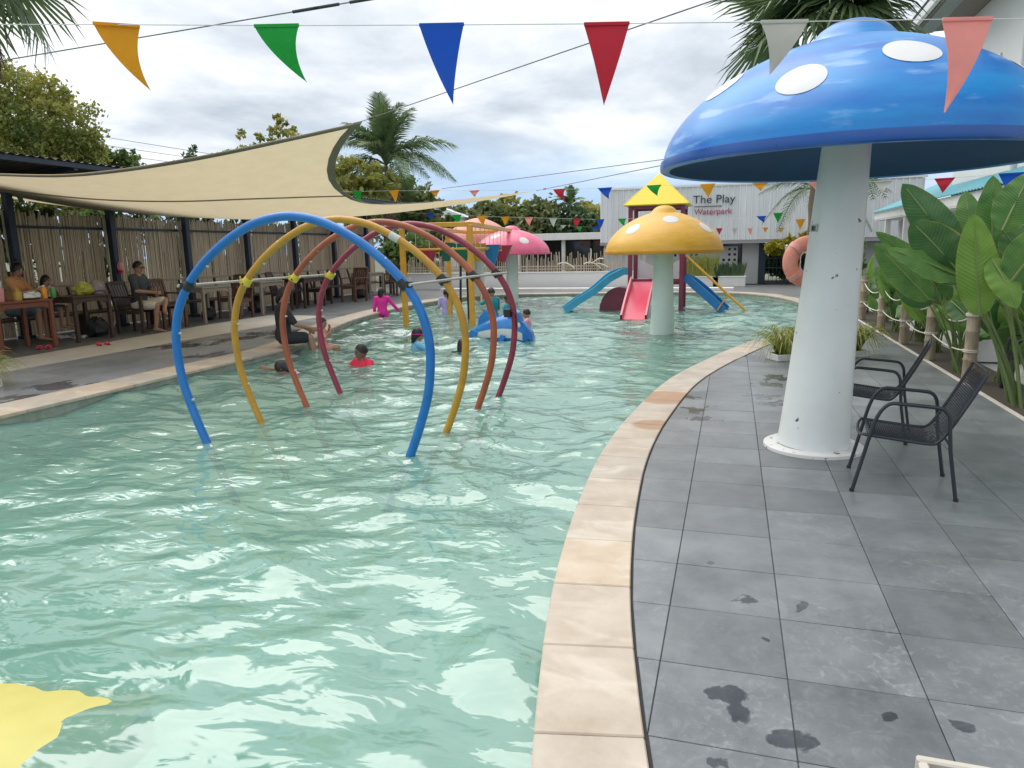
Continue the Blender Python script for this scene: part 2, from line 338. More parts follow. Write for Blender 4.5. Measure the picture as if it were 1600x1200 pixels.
def water_mat():
    m = bpy.data.materials.new('pool_water'); m.use_nodes = True
    t = m.node_tree; t.nodes.clear()
    geo = N(t, 'ShaderNodeNewGeometry'); pos = geo.outputs['Position']
    n = N(t, 'ShaderNodeTexNoise'); n.inputs['Scale'].default_value = 5.0; n.inputs['Detail'].default_value = 2.5; n.inputs['Roughness'].default_value = 0.45; n.inputs['Distortion'].default_value = 0.5
    mp = N(t, 'ShaderNodeMapping'); mp.inputs['Scale'].default_value = (0.7, 1.2, 1); mp.inputs['Rotation'].default_value = (0, 0, RD(25))
    L(t, pos, mp.inputs[0]); L(t, mp.outputs[0], n.inputs['Vector'])
    bp = N(t, 'ShaderNodeBump'); bp.inputs['Distance'].default_value = 0.05
    sy = N(t, 'ShaderNodeSeparateXYZ'); L(t, pos, sy.inputs[0])
    L(t, ramp(t, math_n(t, 'DIVIDE', sy.outputs[1], 14.0, True), [(0.10, 0.30), (0.38, 0.55), (1.0, 0.85)]), bp.inputs['Strength'])
    L(t, n.outputs[0], bp.inputs['Height'])
    n2 = N(t, 'ShaderNodeTexNoise'); n2.inputs['Scale'].default_value = 1.1; n2.inputs['Detail'].default_value = 6; L(t, pos, n2.inputs['Vector'])
    body = ramp(t, n2.outputs[0], [(0.3, (0.235, 0.475, 0.40)), (0.7, (0.315, 0.55, 0.475))])
    df = N(t, 'ShaderNodeBsdfDiffuse'); L(t, body, df.inputs[0]); L(t, bp.outputs[0], df.inputs['Normal'])
    tr = N(t, 'ShaderNodeBsdfTransparent'); tr.inputs[0].default_value = (0.72, 0.90, 0.82, 1)
    mx = N(t, 'ShaderNodeMixShader'); mx.inputs[0].default_value = 0.50; L(t, tr.outputs[0], mx.inputs[1]); L(t, df.outputs[0], mx.inputs[2])
    gl = N(t, 'ShaderNodeBsdfGlossy'); gl.inputs['Roughness'].default_value = 0.09; L(t, bp.outputs[0], gl.inputs['Normal'])
    fr = N(t, 'ShaderNodeFresnel'); fr.inputs['IOR'].default_value = 2.0; L(t, bp.outputs[0], fr.inputs['Normal'])
    ms = N(t, 'ShaderNodeMixShader'); L(t, fr.outputs[0], ms.inputs[0]); L(t, mx.outputs[0], ms.inputs[1]); L(t, gl.outputs[0], ms.inputs[2])
    o = N(t, 'ShaderNodeOutputMaterial'); L(t, ms.outputs[0], o.inputs[0])
    MT['water'] = m
water_mat()

def leaf_mat(name, c, c2, ribs=True):
    m = bpy.data.materials.new(name); m.use_nodes = True
    t = m.node_tree; b = t.nodes['Principled BSDF']; out = t.nodes['Material Output']
    uv = N(t, 'ShaderNodeUVMap'); sp = N(t, 'ShaderNodeSeparateXYZ'); L(t, uv.outputs[0], sp.inputs[0])
    av = math_n(t, 'ABSOLUTE', math_n(t, 'SUBTRACT', sp.outputs[1], 0.5))
    ph = math_n(t, 'SUBTRACT', math_n(t, 'MULTIPLY', sp.outputs[0], 150.0), math_n(t, 'MULTIPLY', av, 40.0))
    wv = math_n(t, 'ADD', math_n(t, 'MULTIPLY', math_n(t, 'SINE', ph), 0.5), 0.5)
    geo = N(t, 'ShaderNodeNewGeometry'); n = N(t, 'ShaderNodeTexNoise'); n.inputs['Scale'].default_value = 5; n.inputs['Detail'].default_value = 5
    L(t, geo.outputs['Position'], n.inputs['Vector'])
    f = math_n(t, 'ADD', math_n(t, 'MULTIPLY', wv, 0.12), math_n(t, 'MULTIPLY', n.outputs[0], 0.88))
    col = ramp(t, f, [(0.3, c), (0.7, c2)])
    edge = ramp(t, math_n(t, 'ADD', av, math_n(t, 'MULTIPLY', n.outputs[0], 0.1)), [(0.53, 0.0), (0.55, 0.8)])
    mx = N(t, 'ShaderNodeMixRGB'); L(t, edge, mx.inputs[0]); L(t, col, mx.inputs[1]); mx.inputs[2].default_value = (0.38, 0.33, 0.08, 1)
    L(t, mx.outputs[0], b.inputs['Base Color']); b.inputs['Roughness'].default_value = 0.32
    bp = N(t, 'ShaderNodeBump'); bp.inputs['Strength'].default_value = 0.25; bp.inputs['Distance'].default_value = 0.01
    L(t, wv, bp.inputs['Height']); L(t, bp.outputs[0], b.inputs['Normal'])
    tr = N(t, 'ShaderNodeBsdfTranslucent'); L(t, mx.outputs[0], tr.inputs[0])
    ms = N(t, 'ShaderNodeMixShader'); ms.inputs[0].default_value = 0.35
    L(t, b.outputs[0], ms.inputs[1]); L(t, tr.outputs[0], ms.inputs[2]); L(t, ms.outputs[0], out.inputs[0])
    MT[name] = m
leaf_mat('big_leaf', (0.07, 0.185, 0.045), (0.15, 0.30, 0.075))
leaf_mat('big_leaf_bright', (0.15, 0.30, 0.045), (0.24, 0.42, 0.08))
leaf_mat('big_leaf_dark', (0.045, 0.13, 0.042), (0.09, 0.20, 0.06))

# ------------------------------------------------------------------ mesh helpers
class MB:
    def __init__(s): s.v = []; s.f = []; s.uv = None
    def add(s, vs, fs):
        k = len(s.v); s.v.extend([tuple(v) for v in vs]); s.f.extend([tuple(i + k for i in f) for f in fs]); return s
    def box(s, c, size, rot=None):
        hx, hy, hz = size[0] / 2, size[1] / 2, size[2] / 2
        vs = [Vector((x, y, z)) for x in (-hx, hx) for y in (-hy, hy) for z in (-hz, hz)]
        if rot is not None:
            vs = [rot @ v for v in vs]
        vs = [v + Vector(c) for v in vs]
        return s.add(vs, [(0, 1, 3, 2), (4, 6, 7, 5), (0, 4, 5, 1), (2, 3, 7, 6), (0, 2, 6, 4), (1, 5, 7, 3)])
    def bar(s, p, q, w, h, up=(0, 0, 1)):
        p, q = Vector(p), Vector(q); d = (q - p); l = d.length; d.normalize(); up = Vector(up)
        x = d.cross(up)
        if x.length < 1e-4: x = d.cross(Vector((0, 1, 0)))
        x.normalize(); z = x.cross(d)
        r = Matrix((x, d, z)).transposed()
        return s.box((p + q) / 2, (w, l, h), r)
    def tube(s, pts, r, n=8, closed=False, caps=True):
        pts = [Vector(p) for p in pts]; m = len(pts)
        rs = r if hasattr(r, '__len__') else [r] * m
        ref = Vector((0, 0, 1)); k0 = len(s.v); prev = None
        for i, p in enumerate(pts):
            if closed: t = pts[(i + 1) % m] - pts[i - 1]
            else: t = pts[min(i + 1, m - 1)] - pts[max(i - 1, 0)]
            if t.length < 1e-9: t = Vector((0, 0, 1))
            t.normalize()
            if prev is None:
                a = t.cross(ref)
                if a.length < 0.05: a = t.cross(Vector((0, 1, 0)))
            else:
                a = prev - t * prev.dot(t)
            a.normalize(); prev = a; b = t.cross(a)
            for j in range(n):
                th = 2 * PI * j / n
                s.v.append(tuple(p + (a * math.cos(th) + b * math.sin(th)) * rs[i]))
        for i in range(m if closed else m - 1):
            i2 = (i + 1) % m
            for j in range(n):
                j2 = (j + 1) % n
                s.f.append((k0 + i * n + j, k0 + i * n + j2, k0 + i2 * n + j2, k0 + i2 * n + j))
        if caps and not closed:
            s.f.append(tuple(k0 + j for j in reversed(range(n)))); s.f.append(tuple(k0 + (m - 1) * n + j for j in range(n)))
        return s
    def cyl(s, p, q, r0, r1=None, n=12): return s.tube([p, q], [r0, r0 if r1 is None else r1], n)
    def lathe(s, prof, n=32, c=(0, 0, 0), closed=False):
        k = len(s.v); m = len(prof)
        for (r, z) in prof:
            for j in range(n):
                th = 2 * PI * j / n; s.v.append((c[0] + r * math.cos(th), c[1] + r * math.sin(th), c[2] + z))
        for i in range(m if closed else m - 1):
            i2 = (i + 1) % m
            for j in range(n):
                j2 = (j + 1) % n; s.f.append((k + i * n + j, k + i * n + j2, k + i2 * n + j2, k + i2 * n + j))
        return s
    def prism(s, poly, d):
        """closed polygon (list of Vector) pushed along d"""
        n = len(poly); d = Vector(d); k = len(s.v)
        s.v += [tuple(p) for p in poly] + [tuple(Vector(p) + d) for p in poly]
        s.f.append(tuple(k + i for i in reversed(range(n)))); s.f.append(tuple(k + n + i for i in range(n)))
        for i in range(n):
            j = (i + 1) % n; s.f.append((k + i, k + j, k + n + j, k + n + i))
        return s
    def grid(s, P, closed_u=False):
        """P[i][j] points"""
        k = len(s.v); m = len(P); n = len(P[0])
        for row in P: s.v += [tuple(p) for p in row]
        for i in range(m if closed_u else m - 1):
            i2 = (i + 1) % m
            for j in range(n - 1): s.f.append((k + i * n + j, k + i2 * n + j, k + i2 * n + j + 1, k + i * n + j + 1))
        return s
    def ell(s, c, r, nu=12, nv=8, rot=None):
        k = len(s.v); c = Vector(c)
        pts = []
        for i in range(nv + 1):
            ph = PI * i / nv
            for j in range(nu):
                th = 2 * PI * j / nu
                v = Vector((r[0] * math.sin(ph) * math.cos(th), r[1] * math.sin(ph) * math.sin(th), r[2] * math.cos(ph)))
                if rot is not None: v = rot @ v
                pts.append(tuple(c + v))
        s.v += pts
        for i in range(nv):
            for j in range(nu):
                j2 = (j + 1) % nu; s.f.append((k + i * nu + j, k + (i + 1) * nu + j, k + (i + 1) * nu + j2, k + i * nu + j2))
        return s
    def mesh(s, name, m, smooth=None, bevel=0.0, solid=0.0, weld=False):
        me = bpy.data.meshes.new(name); me.from_pydata(s.v, [], s.f); me.validate(); 
        if bevel or weld or solid:
            bm = bmesh.new(); bm.from_mesh(me)
            if weld or solid: bmesh.ops.remove_doubles(bm, verts=bm.verts, dist=1e-4)
            if solid: 
                bmesh.ops.recalc_face_normals(bm, faces=bm.faces)
                bmesh.ops.solidify(bm, geom=bm.faces[:], thickness=solid)
            if bevel:
                es = [e for e in bm.edges if len(e.link_faces) == 2 and e.calc_face_angle(0) > 0.6]
                bmesh.ops.bevel(bm, geom=es, offset=bevel, segments=1, affect='EDGES', clamp_overlap=True)
            bm.to_mesh(me); bm.free()
        bm = bmesh.new(); bm.from_mesh(me); bmesh.ops.recalc_face_normals(bm, faces=bm.faces); bm.to_mesh(me); bm.free()
        if smooth is not None:
            me.polygons.foreach_set('use_smooth', [True] * len(me.polygons))
            me.set_sharp_from_angle(angle=RD(smooth))
        if m is not None: me.materials.append(MT[m] if isinstance(m, str) else m)
        return me
    def build(s, name, m, parent=None, smooth=None, bevel=0.0, solid=0.0, weld=False):
        return link(name, s.mesh(name, m, smooth, bevel, solid, weld), parent)
def link(name, me, parent=None, loc=None, rot=None, scale=None):
    o = bpy.data.objects.new(name, me); COL.objects.link(o)
    if parent is not None: o.parent = parent
    if loc is not None: o.location = loc
    if rot is not None: o.rotation_euler = rot
    if scale is not None: o.scale = scale
    return o
def tag(o, label=None, cat=None, group=None, kind=None):
    if label: o['label'] = label
    if cat: o['category'] = cat
    if group: o['group'] = group
    if kind: o['kind'] = kind
    return o
def thing(name, label, cat, loc=(0, 0, 0), rz=0.0, group=None):
    o = bpy.data.objects.new(name, None); o.empty_display_size = 0.2; COL.objects.link(o)
    o.location = loc; o.rotation_euler = (0, 0, rz)
    return tag(o, label, cat, group)
def dup(root, loc, rz, label, group=None):
    r = root.copy(); COL.objects.link(r); r.location = loc; r.rotation_euler = (0, 0, rz); r['label'] = label
    if group: r['group'] = group
    for ch in list(root.children):
        c = ch.copy(); COL.objects.link(c); c.parent = r
        for g in list(ch.children):
            d = g.copy(); COL.objects.link(d); d.parent = c
    return r
def bez(p0, p1, p2, n=12):
    p0, p1, p2 = Vector(p0), Vector(p1), Vector(p2)
    return [p0 * (1 - t) ** 2 + p1 * 2 * t * (1 - t) + p2 * t * t for t in [i / n for i in range(n + 1)]]
def crom(P, n=8, closed=False):
    P = [Vector(p) for p in P]; out = []; m = len(P)
    rng = range(m) if closed else range(m - 1)
    for i in rng:
        if closed: a, b, c, d = P[i - 1], P[i], P[(i + 1) % m], P[(i + 2) % m]
        else: a, b, c, d = P[max(i - 1, 0)], P[i], P[i + 1], P[min(i + 2, m - 1)]
        for k in range(n):
            t = k / n
            out.append(0.5 * ((2 * b) + (c - a) * t + (2 * a - 5 * b + 4 * c - d) * t * t + (3 * b - a - 3 * c + d) * t ** 3))
    if not closed: out.append(P[-1])
    return out

# ------------------------------------------------------------------ the pool outline
W = -0.13
ctrl = [(-8.1, -4), (-8.1, 2), (-8.1, 6), (-8.1, 9), (-8.12, 11.6), (-8.55, 13.4), (-9.25, 15.4), (-9.8, 17.5), (-10.15, 19.8), (-10.3, 22.2), (-10.2, 24.6), (-9.6, 26.6), (-8.4, 27.7),
        (-6.8, 28.1), (-4.6, 28.6), (-2.6, 29.0), (-0.8, 28.9), (0.5, 28.2), (1.5, 26.4), (2.05, 23.7), (2.15, 21), (1.9, 18.6), (1.35, 16.4), (0.72, 14.81), (0.35, 13.98),
        (-0.28, 11.88), (-0.77, 9.76), (-0.99, 7.59), (-1.04, 6.07), (-0.98, 4.76), (-0.90, 3.89), (-0.82, 3.28), (-0.73, 2.77), (-0.61, 2.18), (-0.38, 1.2), (0.1, -0.2), (0.9, -2), (1.8, -4)]
pool = [p.to_2d() for p in crom([(x, y, 0) for x, y in ctrl], 8, True)]
# resample evenly along the rim
def resample(P, step):
    out = [P[0].copy()]; acc = 0.0
    Q = P + [P[0]]
    for a, b in zip(Q, Q[1:]):
        l = (b - a).length
        if l < 1e-9: continue
        t = step - acc
        while t <= l:
            out.append(a + (b - a) * (t / l)); t += step
        acc = (acc + l) % step if step > 0 else 0
    return out
per = sum((a - b).length for a, b in zip(pool, pool[1:] + pool[:1]))
NR = 420
rim = resample(pool, per / NR)[:NR]
def nrm(i):
    t = rim[(i + 2) % NR] - rim[i - 2]; t.normalize()
    return Vector((-t.y, t.x))
sgn = 1
if (rim[5] + nrm(5) * 0.3 - Vector((-4, 10))).length < (rim[5] - Vector((-4, 10))).length: sgn = -1
OUTN = [nrm(i) * sgn for i in range(NR)]
def copew(i):
    x, y = rim[i]
    if x < -7 and y < 27: return 0.66
    if y > 27: return 0.55
    return 0.40 if y < 12 else 0.42
def off(i, d): 
    p = rim[i % NR] + OUTN[i % NR] * d; return p
outer = [off(i, copew(i)) for i in range(NR)]
def inside(x, y, poly):
    c = False; n = len(poly); j = n - 1
    for i in range(n):
        xi, yi = poly[i]; xj, yj = poly[j]
        if (yi > y) != (yj > y) and x < (xj - xi) * (y - yi) / (yj - yi) + xi: c = not c
        j = i
    return c

# ground with a hole for the pool
bm = bmesh.new()
hole = [bm.verts.new((*off(i, 0.12), -0.045)) for i in range(0, NR, 3)]
sq = [bm.verts.new((x, y, -0.045)) for x, y in ((-400, -200), (400, -200), (400, 600), (-400, 600))]
for lst in (hole, sq):
    for i in range(len(lst)): bm.edges.new((lst[i], lst[(i + 1) % len(lst)]))
bmesh.ops.triangle_fill(bm, edges=bm.edges[:], use_beauty=True)
bmesh.ops.recalc_face_normals(bm, faces=bm.faces)
me = bpy.data.meshes.new('ground'); bm.to_mesh(me); bm.free(); me.materials.append(MT['ground_far'])
tag(link('ground', me), kind='structure')
# pool basin: floor and wall
DEPTH = -0.78
b = MB(); n0 = NR // 2
k = len(b.v); b.v += [(*off(2 * i, 0.04), DEPTH) for i in range(n0)]; b.f.append(tuple(range(n0)))
tag(b.build('pool_floor', 'pool_tile'), kind='structure')
b = MB()
P = [[Vector((*off(2 * i, 0.035), z)) for z in (DEPTH, -0.3, -0.035)] for i in range(n0)]
b.grid(P, closed_u=True)
tag(b.build('pool_wall', 'pool_wall', smooth=40), kind='structure')
# low underwater ledge on the far left side
b = MB()
idx = [i for i in range(NR) if rim[i].x < -7.9 and 11.0 < rim[i].y < 26.5]
idx.sort(key=lambda i: rim[i].y)
prof = [(0.02, DEPTH), (0.02, -0.150), (-0.32, -0.165), (-0.34, DEPTH)]
P = [[Vector((*off(i, d), z)) for d, z in prof] for i in idx]
b.grid(P)
tag(b.build('pool_ledge', 'cream_paving', smooth=30), kind='structure')

# water: a rippled sheet
xs = np.arange(-10.8, 2.5, 0.045)
ys = [-1.0]; 
while ys[-1] < 29.3:
    y = ys[-1]; ys.append(y + (0.034 if y < 7 else min(0.034 + (y - 7) * 0.006, 0.12)))
ys = np.array(ys)
XX, YY = np.meshgrid(xs, ys)
rg = np.random.RandomState(11)
Z = np.zeros_like(XX)
wx = XX + 0.22 * np.sin(YY * 1.1 + 0.7) + 0.10 * np.sin(YY * 2.7 + XX * 1.3); wy = YY + 0.25 * np.sin(XX * 0.9) + 0.10 * np.sin(XX * 2.3 - YY * 1.1)
for i in range(46):
    lam = 0.22 * (1.9 / 0.22) ** rg.rand()
    th = rg.normal(RD(70), RD(48))
    kx, ky = math.cos(th) * 2 * PI / lam, math.sin(th) * 2 * PI / lam
    ph = rg.rand() * 6.28
    s_ = np.sin(kx * wx + ky * wy + ph)
    Z += lam ** 0.95 * 0.0066 * (s_ + 0.35 * s_ * s_)
calm = 0.75 + 0.35 * np.sin(XX * 0.45 + 1.0) * np.sin(YY * 0.37)
nearf = np.clip((YY - 1.4) / 3.4, 0, 1); nearf = .62 + .38 * nearf * nearf * (3 - 2 * nearf)
Z = Z * calm * nearf
Z -= Z.mean()
# rings of ripples round the arch feet and the bathers
for (rx_, ry_, am_) in [(-4.04 + sx_ * 1.165, 6.02 + y_, .010) for sx_ in (-1, 1) for y_ in (0, .92, 1.86, 2.71)] + [(-1.46, 16.4, .012)] + [(*PZ(px_, py_, W).to_2d(), .016) for px_, py_ in ((598, 494), (698, 489), (652, 545), (567, 572), (446, 585), (722, 549), (824, 512), (785, 531))]:
    rr_ = np.hypot(XX - rx_, YY - ry_)
    Z += am_ * np.sin(rr_ * 26.0) * np.exp(-rr_ * 2.6)
nx, ny = len(xs), len(ys)
vid = np.arange(nx * ny).reshape(ny, nx)
wpoly = [off(i, 0.032) for i in range(0, NR, 2)]
# point-in-polygon for all cell centres, vectorised
cxs = (XX[:-1, :-1] + XX[1:, 1:]) / 2; cys = (YY[:-1, :-1] + YY[1:, 1:]) / 2
ins = np.zeros_like(cxs, bool)
big = [off(i, 0.20) for i in range(0, NR, 2)]
j = len(big) - 1
for i in range(len(big)):
    xi, yi = big[i]; xj, yj = big[j]
    if yi != yj:
        cnd = ((yi > cys) != (yj > cys)) & (cxs < (xj - xi) * (cys - yi) / (yj - yi) + xi)
        ins ^= cnd
    j = i
fq = np.stack([vid[:-1, :-1], vid[:-1, 1:], vid[1:, 1:], vid[1:, :-1]], -1)[ins]
used = np.unique(fq); remap = -np.ones(nx * ny, int); remap[used] = np.arange(len(used))
vv = np.stack([XX, YY, Z + W], -1).reshape(-1, 3)[used]
me = bpy.data.meshes.new('pool_water'); me.from_pydata(vv.tolist(), [], remap[fq].tolist())
me.polygons.foreach_set('use_smooth', [True] * len(me.polygons)); me.materials.append(MT['water'])
tag(link('pool_water', me), kind='structure')

# coping: separate stones on a mortar bed
cop = tag(bpy.data.objects.new('pool_coping', None), kind='structure'); COL.objects.link(cop)
b = MB()
P = [[Vector((*off(2 * i, d), z)) for d, z in ((0.03, -0.10), (0.03, -0.012), (copew(2 * i) - 0.01, -0.012), (copew(2 * i) - 0.01, -0.10))] for i in range(n0)]
b.grid(P, closed_u=True); b.build('mortar_bed', 'pool_wall', cop)
b = MB(); P = [[Vector((*off(2 * i, d), -0.0085)) for d in (copew(2 * i) - 0.03, copew(2 * i) + 0.022)] for i in range(n0)]
b.grid(P, closed_u=True); b.build('edge_joint', 'joint_dark', cop)
# cut the rim into stones about 0.45 m long
i = 0; acc = 0.0; cuts = [0]
for i in range(1, NR):
    acc += (rim[i] - rim[i - 1]).length
    tgt = 0.46 if rim[i].x > -3 and rim[i].y < 15 else 0.62
    if acc >= tgt: cuts.append(i); acc = 0
cuts.append(NR)
for a, c in zip(cuts, cuts[1:]):
    mid = rim[(a + c) // 2 % NR]
    if mid.y < -1.5: continue
    b = MB(); g = 0.003
    sec = []
    for i in range(a, c + 1):
        w = copew(i % NR); p0 = off(i, -0.012); p1 = off(i, w)
        sec.append((p0, p1))
    d0 = (rim[(a + 1) % NR] - rim[a % NR]).normalized() * g; d1 = (rim[c % NR] - rim[(c - 1) % NR]).normalized() * g
    sec[0] = (sec[0][0] + d0, sec[0][1] + d0); sec[-1] = (sec[-1][0] - d1, sec[-1][1] - d1)
    dz = random.uniform(-0.0015, 0.0015)
    zt, zb = 0.012 + dz, -0.034
    poly = [Vector((*p[0], zb)) for p in sec] + [Vector((*p[1], zb)) for p in reversed(sec)]
    b.prism(poly, (0, 0, zt - zb)); b.build('coping_stone', 'coping', cop, bevel=0.006)

# right deck: bed and slate tiles
TS = 0.527; TLen = 0.513
deck = tag(bpy.data.objects.new('pool_deck', None), kind='structure'); COL.objects.link(deck)
DX1 = 2.86
def right_edge(y):
    """outer edge of the coping on the right-hand side at a given y"""
    best = None
    for i in range(NR):
        p = outer[i]; q = outer[(i + 1) % NR]
        if max(p.x, q.x) < -3: continue
        if (p.y - y) * (q.y - y) <= 0 and p.y != q.y:
            x = p.x + (q.x - p.x) * (y - p.y) / (q.y - p.y); best = x if best is None else max(best, x)
    return best
b = MB(); yy = [-1.6 + 0.25 * i for i in range(118)]
P = []
for y in yy:
    x = right_edge(y)
    if x is None: x = 0.5
    P.append([Vector((x - 0.05, y, -0.012)), Vector((DX1, y, -0.012))])
b.grid(P); b.build('deck_bed', 'grout', deck)
def clip_poly(poly, p, n):
    """keep the side where (q-p).n >= 0"""
    out = []
    for i in range(len(poly)):
        a, c = poly[i], poly[(i + 1) % len(poly)]
        da, dc = (a - p).dot(n), (c - p).dot(n)
        if da >= 0: out.append(a)
        if (da >= 0) != (dc >= 0): out.append(a + (c - a) * (da / (da - dc)))
    return out
tile_cache = {}
X0, Y0 = 0.285 - 2 * TS, 2.43 - 7 * TLen
far = MB(); ntile = 0
GAP = 0.0024
for r in range(0, 56):
    for cidx in range(0, 8):
        x0, y0 = X0 + cidx * TS, Y0 + r * TLen
        if y0 > 27: continue
        poly = [Vector((x0 + GAP, y0 + GAP)), Vector((x0 + TS - GAP, y0 + GAP)), Vector((x0 + TS - GAP, y0 + TLen - GAP)), Vector((x0 + GAP, y0 + TLen - GAP))]
        whole = True
        if x0 + TS > DX1: poly = clip_poly(poly, Vector((DX1, 0)), Vector((-1, 0))); whole = False
        if len(poly) < 3: continue
        ctr = Vector((x0 + TS / 2, y0 + TLen / 2))
        i = min(range(NR), key=lambda k_: (outer[k_] - ctr).length_squared)
        if (outer[i] - ctr).length < 0.75:
            q = clip_poly(poly, outer[i] + OUTN[i] * 0.016, OUTN[i])
            if len(q) != 4 or any((u - v).length > 1e-6 for u, v in zip(q, poly)): whole = False
            poly = q
        elif (ctr - outer[i]).dot(OUTN[i]) < 0: continue
        if len(poly) < 3: continue
        area = abs(sum(poly[k_ - 1].x * poly[k_].y - poly[k_].x * poly[k_ - 1].y for k_ in range(len(poly)))) / 2
        if area < 0.002: continue
        if y0 < 16:
            if whole:
                if 'w' not in tile_cache:
                    t = MB(); t.box((0, 0, -0.006), (TS - 2 * GAP, TLen - 2 * GAP, 0.012)); tile_cache['w'] = t.mesh('tile', 'slate_right', bevel=0.002)
                link('tile', tile_cache['w'], deck, (ctr.x, ctr.y, random.uniform(-0.0006, 0.0006)), (random.gauss(0, 0.0008), random.gauss(0, 0.0008), 0))
            else:
                t = MB(); t.prism([Vector((p.x, p.y, -0.0115)) for p in poly], (0, 0, 0.0115)); t.build('tile', 'slate_right', deck, bevel=0.002)
            ntile += 1
        else:
            far.prism([Vector((p.x, p.y, -0.0115)) for p in poly], (0, 0, 0.0115))
if far.f: tag(far.build('far_tiles', 'slate_right', deck), kind='stuff')
b = MB(); b.box((DX1 + 0.03, 12.5, -0.05), (0.06, 28, 0.115)); b.build('deck_edge_strip', 'cream_paving', deck, bevel=0.004)

# left deck: slate, then a cream strip, then the dark terrace floor
ldeck = tag(bpy.data.objects.new('poolside_walk', None), kind='structure'); COL.objects.link(ldeck)
def left_edge(y):
    best = None
    for i in range(NR):
        p = outer[i]; q = outer[(i + 1) % NR]
        if min(p.x, q.x) > -6: continue
        if (p.y - y) * (q.y - y) <= 0 and p.y != q.y:
            x = p.x + (q.x - p.x) * (y - p.y) / (q.y - p.y); best = x if best is None else min(best, x)
    return best
b = MB(); P = []
for i in range(64):
    y = 0.0 + i * 0.45; x = left_edge(y) if y < 27 else -9.2
    P.append([Vector((-16.2, y, -0.014)), Vector(((x if x else -9.2) + 0.05, y, -0.014))])
b.grid(P); b.build('walk_bed', 'grout', ldeck)
L0 = 0.62; tiles_left = {}
for r in range(0, 24):
    for cidx in range(0, 5):
        y0 = 3.6 + r * 0.62; x0 = -11.22 + cidx * 0.62
        poly = [Vector((x0 + .002, y0 + .002)), Vector((x0 + L0 - .002, y0 + .002)), Vector((x0 + L0 - .002, y0 + L0 - .002)), Vector((x0 + .002, y0 + L0 - .002))]
        ctr = Vector((x0 + L0 / 2, y0 + L0 / 2))
        i = min(range(NR), key=lambda k_: (outer[k_] - ctr).length_squared)
        if (outer[i] - ctr).length < 0.9: poly = clip_poly(poly, outer[i] + OUTN[i] * 0.004, OUTN[i])
        elif (ctr - outer[i]).dot(OUTN[i]) < 0: continue
        if len(poly) < 3: continue
        t = MB(); t.prism([Vector((p.x, p.y, -0.013)) for p in poly], (0, 0, 0.013)); t.build('tile', 'slate_left', ldeck)
# strip
b = MB(); P = []
for i in range(40):
    y = 2.0 + i * 0.42
    w0 = -11.225; w1 = -12.62 - max(0, y - 10) * 0.09
    lx = left_edge(y)
    P.append([Vector((max(w1, -13.15), y, 0.0)), Vector((min(w0, lx - 0.005), y, 0.0))])
b.grid(P); b.build('cream_strip', 'cream_paving', ldeck)
b = MB(); P = []
for i in range(64):
    y = 2.0 + i * 0.45
    w1 = max(-12.62 - max(0, y - 10) * 0.09, -13.15); lx = left_edge(min(y, 27.0))
    x1 = (w1 - 0.004) if y < 18.35 else (lx - 0.004 if y < 27 else lx - 0.004)
    P.append([Vector((-17.5, y, -0.004)), Vector((x1, y, -0.004))])
b.grid(P); b.build('terrace_floor', 'dark_floor', ldeck)
# far paving behind the pool, with a low white step
b = MB(); idx = [i for i in range(NR) if rim[i].y > 26.3]
idx.sort(key=lambda i: outer[i].x)
P = [[Vector((outer[i].x, outer[i].y + 0.004, -0.003)), Vector((outer[i].x, 34.4, -0.003))] for i in idx]
P = [[Vector((-17, 27.5, -0.003)), Vector((-17, 34.4, -0.003))], [Vector((outer[idx[0]].x - 0.1, 27.5, -0.003)), Vector((outer[idx[0]].x - 0.1, 34.4, -0.003))]] + P + [[Vector((9, 26.8, -0.003)), Vector((9, 34.4, -0.003))]]
b.grid(P); tag(b.build('far_pavement', 'slate_far'), kind='structure')
b = MB(); b.box((-6.2, 30.35, 0.03), (12.6, 0.55, 0.16)); tag(b.build('far_step', 'white_paint', bevel=0.01), kind='structure')

